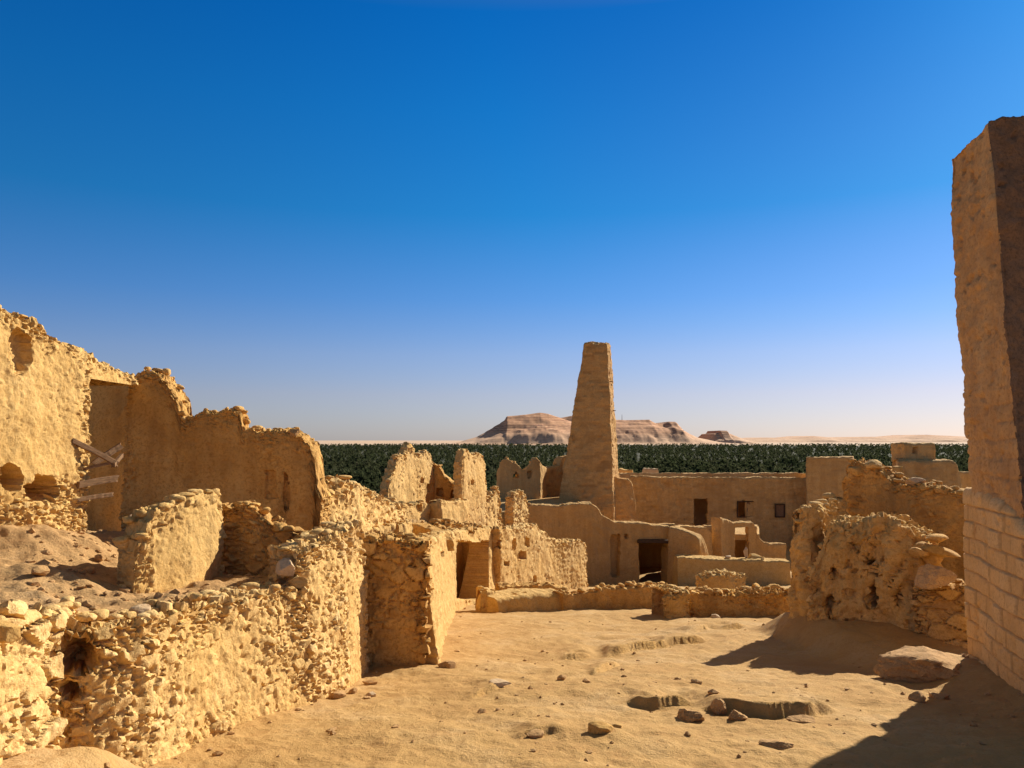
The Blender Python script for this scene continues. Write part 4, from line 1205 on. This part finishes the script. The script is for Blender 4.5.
_m = ((_c[:, 0] - _edge[:, 0]) * .69 - (_c[:, 1] - _edge[:, 1]) * .75 + .05 * fbm(_c * 2.5, 4, 3) > -0.01)
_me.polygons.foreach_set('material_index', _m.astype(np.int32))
wall('brick_base', [(965, 9.4, 489), (979, 9.0, 491), (993, 8.5, 499), (1008, 8.05, 508), (1027, 7.55, 530), (1060, 6.75, 560), (1100, 6.1, 590)], 0.75, 'blocks', M_BLK, seed=97, batter=0.015, rag=0.012, crest_n=0, cell=0.013, parent=root, drop=.4)
tag(root, 'tall leaning wall of plaster over a block base at the edge of the path', 'wall', None, 'thing')

# ================================================================== wooden planks in the doorway
pl = [((73, 441, 9.75), (117, 464, 10.3), .065, .04, 'reddish plank slanting down across the doorway'),
      ((93, 464, 10.25), (121, 446, 10.6), .08, .035, 'pale plank crossing behind the slanting reddish one'),
      ((113, 466, 10.2), (122, 455, 10.5), .055, .04, 'short pale offcut at the lower end of the crossed planks'),
      ((84, 469, 9.95), (114, 462.5, 10.25), .035, .03, 'thin grey stick below the crossed planks'),
      ((78, 485, 9.85), (117, 478.5, 10.35), .085, .04, 'widest plank, level across the doorway'),
      ((77, 500, 9.85), (113, 494.5, 10.3), .055, .04, 'lowest plank across the doorway')]
for a, b, w, t, l in pl:
    o = box_mesh('wooden_plank', P(*a), P(*b), t, w, M_WOOD)
    tag(o, l, 'plank', 'planks wedged across the doorway', 'thing')

# ================================================================== loose stones
L = [  # px, base row, size, material, label, d
    (287, 576, (.22, .24, .21), M_PALE, 'pale squared block topping the pier beside the terrace, topmost of two', 7.95),
    (300, 588, (.26, .24, .15), M_YEL, 'yellow block under the pale squared one', 7.95),
    (132, 545, (.26, .22, .20), M_ROCK, 'dark angular stone at the end of the low terrace wall', None),
    (146, 546, (.30, .24, .20), M_PLA, 'squarish stone beside the dark angular one', 7.9),
    (140, 525, (.28, .22, .16), M_PALE, 'pale stone heaped at the end of the low terrace wall', 7.95),
    (147, 563, (.24, .2, .15), M_ROCK, 'reddish stone lying in the dirt below the heaped stones', None),
    (120, 516, (.24, .2, .14), M_PLA, 'small stone sitting behind the heaped terrace stones', None),
    (20, 512, (.4, .34, .24), M_PLA, 'rounded stone lying under the hollow of the high plaster wall', None),
    (38, 516, (.2, .2, .2), M_PALE, 'white stone lying below the hollow', None),
    (10, 520, (.4, .3, .16), M_PLA, 'flat stone at the foot of the high plaster wall', None),
    (52, 520, (.34, .3, .2), M_PLA, 'lumpy stone below the wall hollow, beside the white one', None),
    (76, 518, (.3, .26, .2), M_PLA, 'stone close under the lowest plank', None),
    (100, 562, (.12, .1, .09), M_ROCK, 'fist sized dark stone out on the terrace dirt', None),
    (40, 576, (.17, .14, .11), M_ROCK, 'dark stone lying on the terrace above the big rubble wall', None),
    (108, 628, (.15, .13, .11), M_PINK, 'pinkish stone on the corner of the terrace wall', 5.9),
    (140, 616, (.17, .14, .10), M_PALE, 'light stone on the terrace wall crest', 5.85),
    (55, 622, (.18, .16, .13), M_YEL, 'honey coloured stone above the shaded corner', 6.2),
    (3, 640, (.19, .16, .13), M_YEL, 'bright yellow stone in the big rubble wall', 4.12),
    (308, 445, (.17, .15, .13), M_ROCK, 'round stone perched at the end of the tall shaded wall', None),
]
for k, (a, b, s, m, l, d) in enumerate(L):
    if l.startswith('round stone perched'):
        rock(295, 436, s, 500 + k, m, l, d=11.8, sink=.1)
    else:
        rock(a, b, s, 500 + k, m, l, rz=k * 1.3, d=d, sink=.15)
G = [
    (390, 664, (.42, .16, .12), .2, M_ROCK, 'long grey stone lying at the foot of the shaded stone wall'),
    (408, 659, (.22, .18, .10), .7, M_ROCK, 'stone resting near the long grey one'),
    (428, 656, (.2, .14, .10), .1, M_PALE, 'pale stone near the corner of the shaded stone wall'),
    (446, 668, (.3, .24, .16), .4, M_ROCK, 'rough stone lying against the lit corner of the shaded wall'),
    (337, 698, (.22, .2, .14), .9, M_ROCK, 'lump of stone fallen below the tall pier, largest of three'),
    (353, 693, (.13, .12, .09), .2, M_ROCK, 'small stone fallen below the tall pier'),
    (371, 697, (.13, .12, .10), .5, M_PALE, 'lone light stone lying in the sand off the pier'),
    (311, 690, (.3, .26, .3), .1, M_ROCK, 'rounded block at the meeting of terrace wall and pier'),
    (601, 731, (.24, .17, .13), .2, M_YEL, 'ochre stone lying alone in the open sand'),
    (617, 727, (.15, .12, .05), .3, M_YEL, 'flat fragment beside the lone ochre stone'),
    (561, 680, (.17, .13, .10), 1.0, M_ROCK, 'dark little stone out in the courtyard sand'),
    (500, 684, (.30, .22, .08), .3, M_PALE, 'pale flat stone barely showing through the sand'),
    (482, 712, (.14, .12, .06), .3, M_ROCK, 'small sandy lump below the pale flat stone'),
    (536, 737, (.22, .15, .08), .8, M_ROCK, 'sandy lump in the foreground sand'),
    (679, 613, (.0, .0, .0), 0, M_ROCK, ''),
    (715, 618, (.34, .26, .16), .4, M_PALE, 'pale stone at the foot of the square corner pier'),
    (756, 612, (.36, .26, .12), .4, M_ROCK, 'flat stone by the crumbling low wall'),
]
for k, (a, b, s, rz, m, l) in enumerate(G):
    if l: rock(a, b, tuple(.85 * v for v in s), 600 + k, m, l, rz=rz, sink=.34, chips=16, rough=.09)
LED = [
    (690, 719, (.28, .28, .17), .3, 'undercut block of rock just below the paler end of the ledge'),
    (720, 712, (.18, .26, .17), .2, 'upright chunk of rock in the gap of the bedrock ledge'),
    (737, 719, (.24, .18, .14), .9, 'dark broken rock tucked under the ledge'),
    (803, 722, (.30, .20, .08), .2, 'thin slab of rock below the long ledge'),
    (776, 748, (.30, .2, .10), -.2, 'low rock half buried in front of the outcrop'),
]
for k, (a, b, s, rz, l) in enumerate(LED):
    rock(a, b, s, 700 + k, M_ROCK, l, rz=rz, sink=.42, sub=5, name='ledge_rock', cat='rock', chips=22, rough=.12)


def gravel():
    r = np.random.default_rng(77)
    Vs, Ts, As, off = [], [], [], 0
    n = 5200
    d = 3.2 * (24 / 3.2) ** r.random(n)
    x = d * r.uniform(-.62, .66, n)
    # heavier along wall feet and on the terrace
    z = h(x, d)
    sd = poly_sd(TERR, x, d)
    clump = fbm(np.stack([x * .9, d * .9, x * 0], 1), 3, 4)
    for k in range(n):
        near = math.exp(-(sd[k] / .35) ** 2) if sd[k] < 0 else .45
        if r.random() > (0.09 if sd[k] < 0 else .95) + .6 * near * (sd[k] < 0) + .3 * max(0, clump[k]): continue
        s = r.gamma(1.4, .008) + .006 + ((.03 * r.random() ** 2 if sd[k] > 0 else .012 * r.random()) if sd[k] > 0 or near > .4 else 0)
        s = min(s, .11)
        V, T = ICO[1]
        V = V * (1 + .25 * r.normal(size=(len(V), 1))) * s * np.array([1.2, 1, .65]) * r.uniform(.8, 1.2, 3)
        V = rotz(V, r.uniform(0, 6.28)) + [x[k], d[k], z[k] + s * .15]
        Vs.append(V); Ts.append(T + off); off += len(V); As.append(np.tile([r.uniform(.2, 1), r.uniform(0, .5)], (len(V), 1)))
    me = mesh_from('gravel', np.concatenate(Vs), None, M_ROCK, {'st': np.concatenate(As)}, False, np.concatenate(Ts))
    tag(link('gravel', me), 'scattered small stones and grit over the sand', 'gravel', None, 'stuff')


gravel()

# ================================================================== light, sky, camera
SUN_EL, SUN_AZ = math.radians(28), math.radians(42)      # azimuth measured from straight ahead towards the east side
w = bpy.data.worlds.new('World'); scn.world = w; w.use_nodes = True
nt = w.node_tree
bg = nt.nodes['Background']
sky = nt.nodes.new('ShaderNodeTexSky'); sky.sky_type = 'NISHITA'; sky.sun_disc = False
sky.sun_elevation = SUN_EL; sky.sun_rotation = SUN_AZ
sky.altitude = 0; sky.air_density = 1.0; sky.dust_density = 0.25; sky.ozone_density = 4.0
tc = nt.nodes.new('ShaderNodeTexCoord'); sx = nt.nodes.new('ShaderNodeSeparateXYZ'); nt.links.new(tc.outputs['Generated'], sx.inputs[0])
tint = ramp(nt, sx.outputs[2], [(0.0, (.58, .59, .80)), (.058, (.67, .60, .77)), (.11, (.60, .62, .83)), (.18, (.33, .59, .90)), (.285, (.09, .575, .905)), (.40, (.045, .56, .97)), (.5, (.02, .51, .99)), (.66, (.85, .62, .50)), (.85, (1.9, 1.1, .42))])  # upper stops turned warm and bright: added overhead fill for shaded walls
skc = mixc(nt, 1.0, sky.outputs[0], tint, 'MULTIPLY')
dt = nt.nodes.new('ShaderNodeVectorMath'); dt.operation = 'DOT_PRODUCT'
nt.links.new(tc.outputs['Generated'], dt.inputs[0])
dt.inputs[1].default_value = (math.sin(SUN_AZ) * math.cos(SUN_EL), math.cos(SUN_AZ) * math.cos(SUN_EL), math.sin(SUN_EL))
glow = math_n(nt, 'MULTIPLY', ramp(nt, dt.outputs['Value'], [(0.78, 0.0), (1.0, 1.0)]), ramp(nt, sx.outputs[2], [(0.15, 0.0), (0.4, 1.0)]))
skc = mixc(nt, glow, skc, mixc(nt, 1.0, skc, (2.4, 0.80, 0.86), 'MULTIPLY'))
nt.links.new(skc, bg.inputs['Color'])
bg.inputs['Strength'].default_value = 0.0680
sl = bpy.data.lights.new('sun', 'SUN'); sl.energy = 5.0; sl.angle = math.radians(0.5); sl.color = (1.0, 0.93, 0.80)
so = bpy.data.objects.new('sun', sl); COL.objects.link(so)
dirv = Vector((math.sin(SUN_AZ) * math.cos(SUN_EL), math.cos(SUN_AZ) * math.cos(SUN_EL), math.sin(SUN_EL)))
so.rotation_euler = (-dirv).to_track_quat('-Z', 'Y').to_euler()
so.location = dirv * 60

cam = bpy.data.cameras.new('camera'); co = bpy.data.objects.new('camera', cam); COL.objects.link(co)
cam.sensor_width = 36; cam.lens = F / 1024 * 36; cam.clip_start = 0.05; cam.clip_end = 100000
co.location = (0, 0, 0); co.rotation_euler = (math.pi / 2 + PITCH, 0, 0)
scn.camera = co
scn.view_settings.view_transform = 'Standard'; scn.view_settings.look = 'None'
scn.view_settings.exposure = 0.72; scn.view_settings.gamma = 1.0; scn.view_settings.use_curve_mapping = False
scn.cycles.use_denoising = True; scn.cycles.denoiser = 'OPENIMAGEDENOISE'; scn.cycles.denoising_input_passes = 'RGB_ALBEDO_NORMAL'
scn.cycles.volume_bounces = 1
scn.cycles.max_bounces = 7; scn.cycles.diffuse_bounces = 6
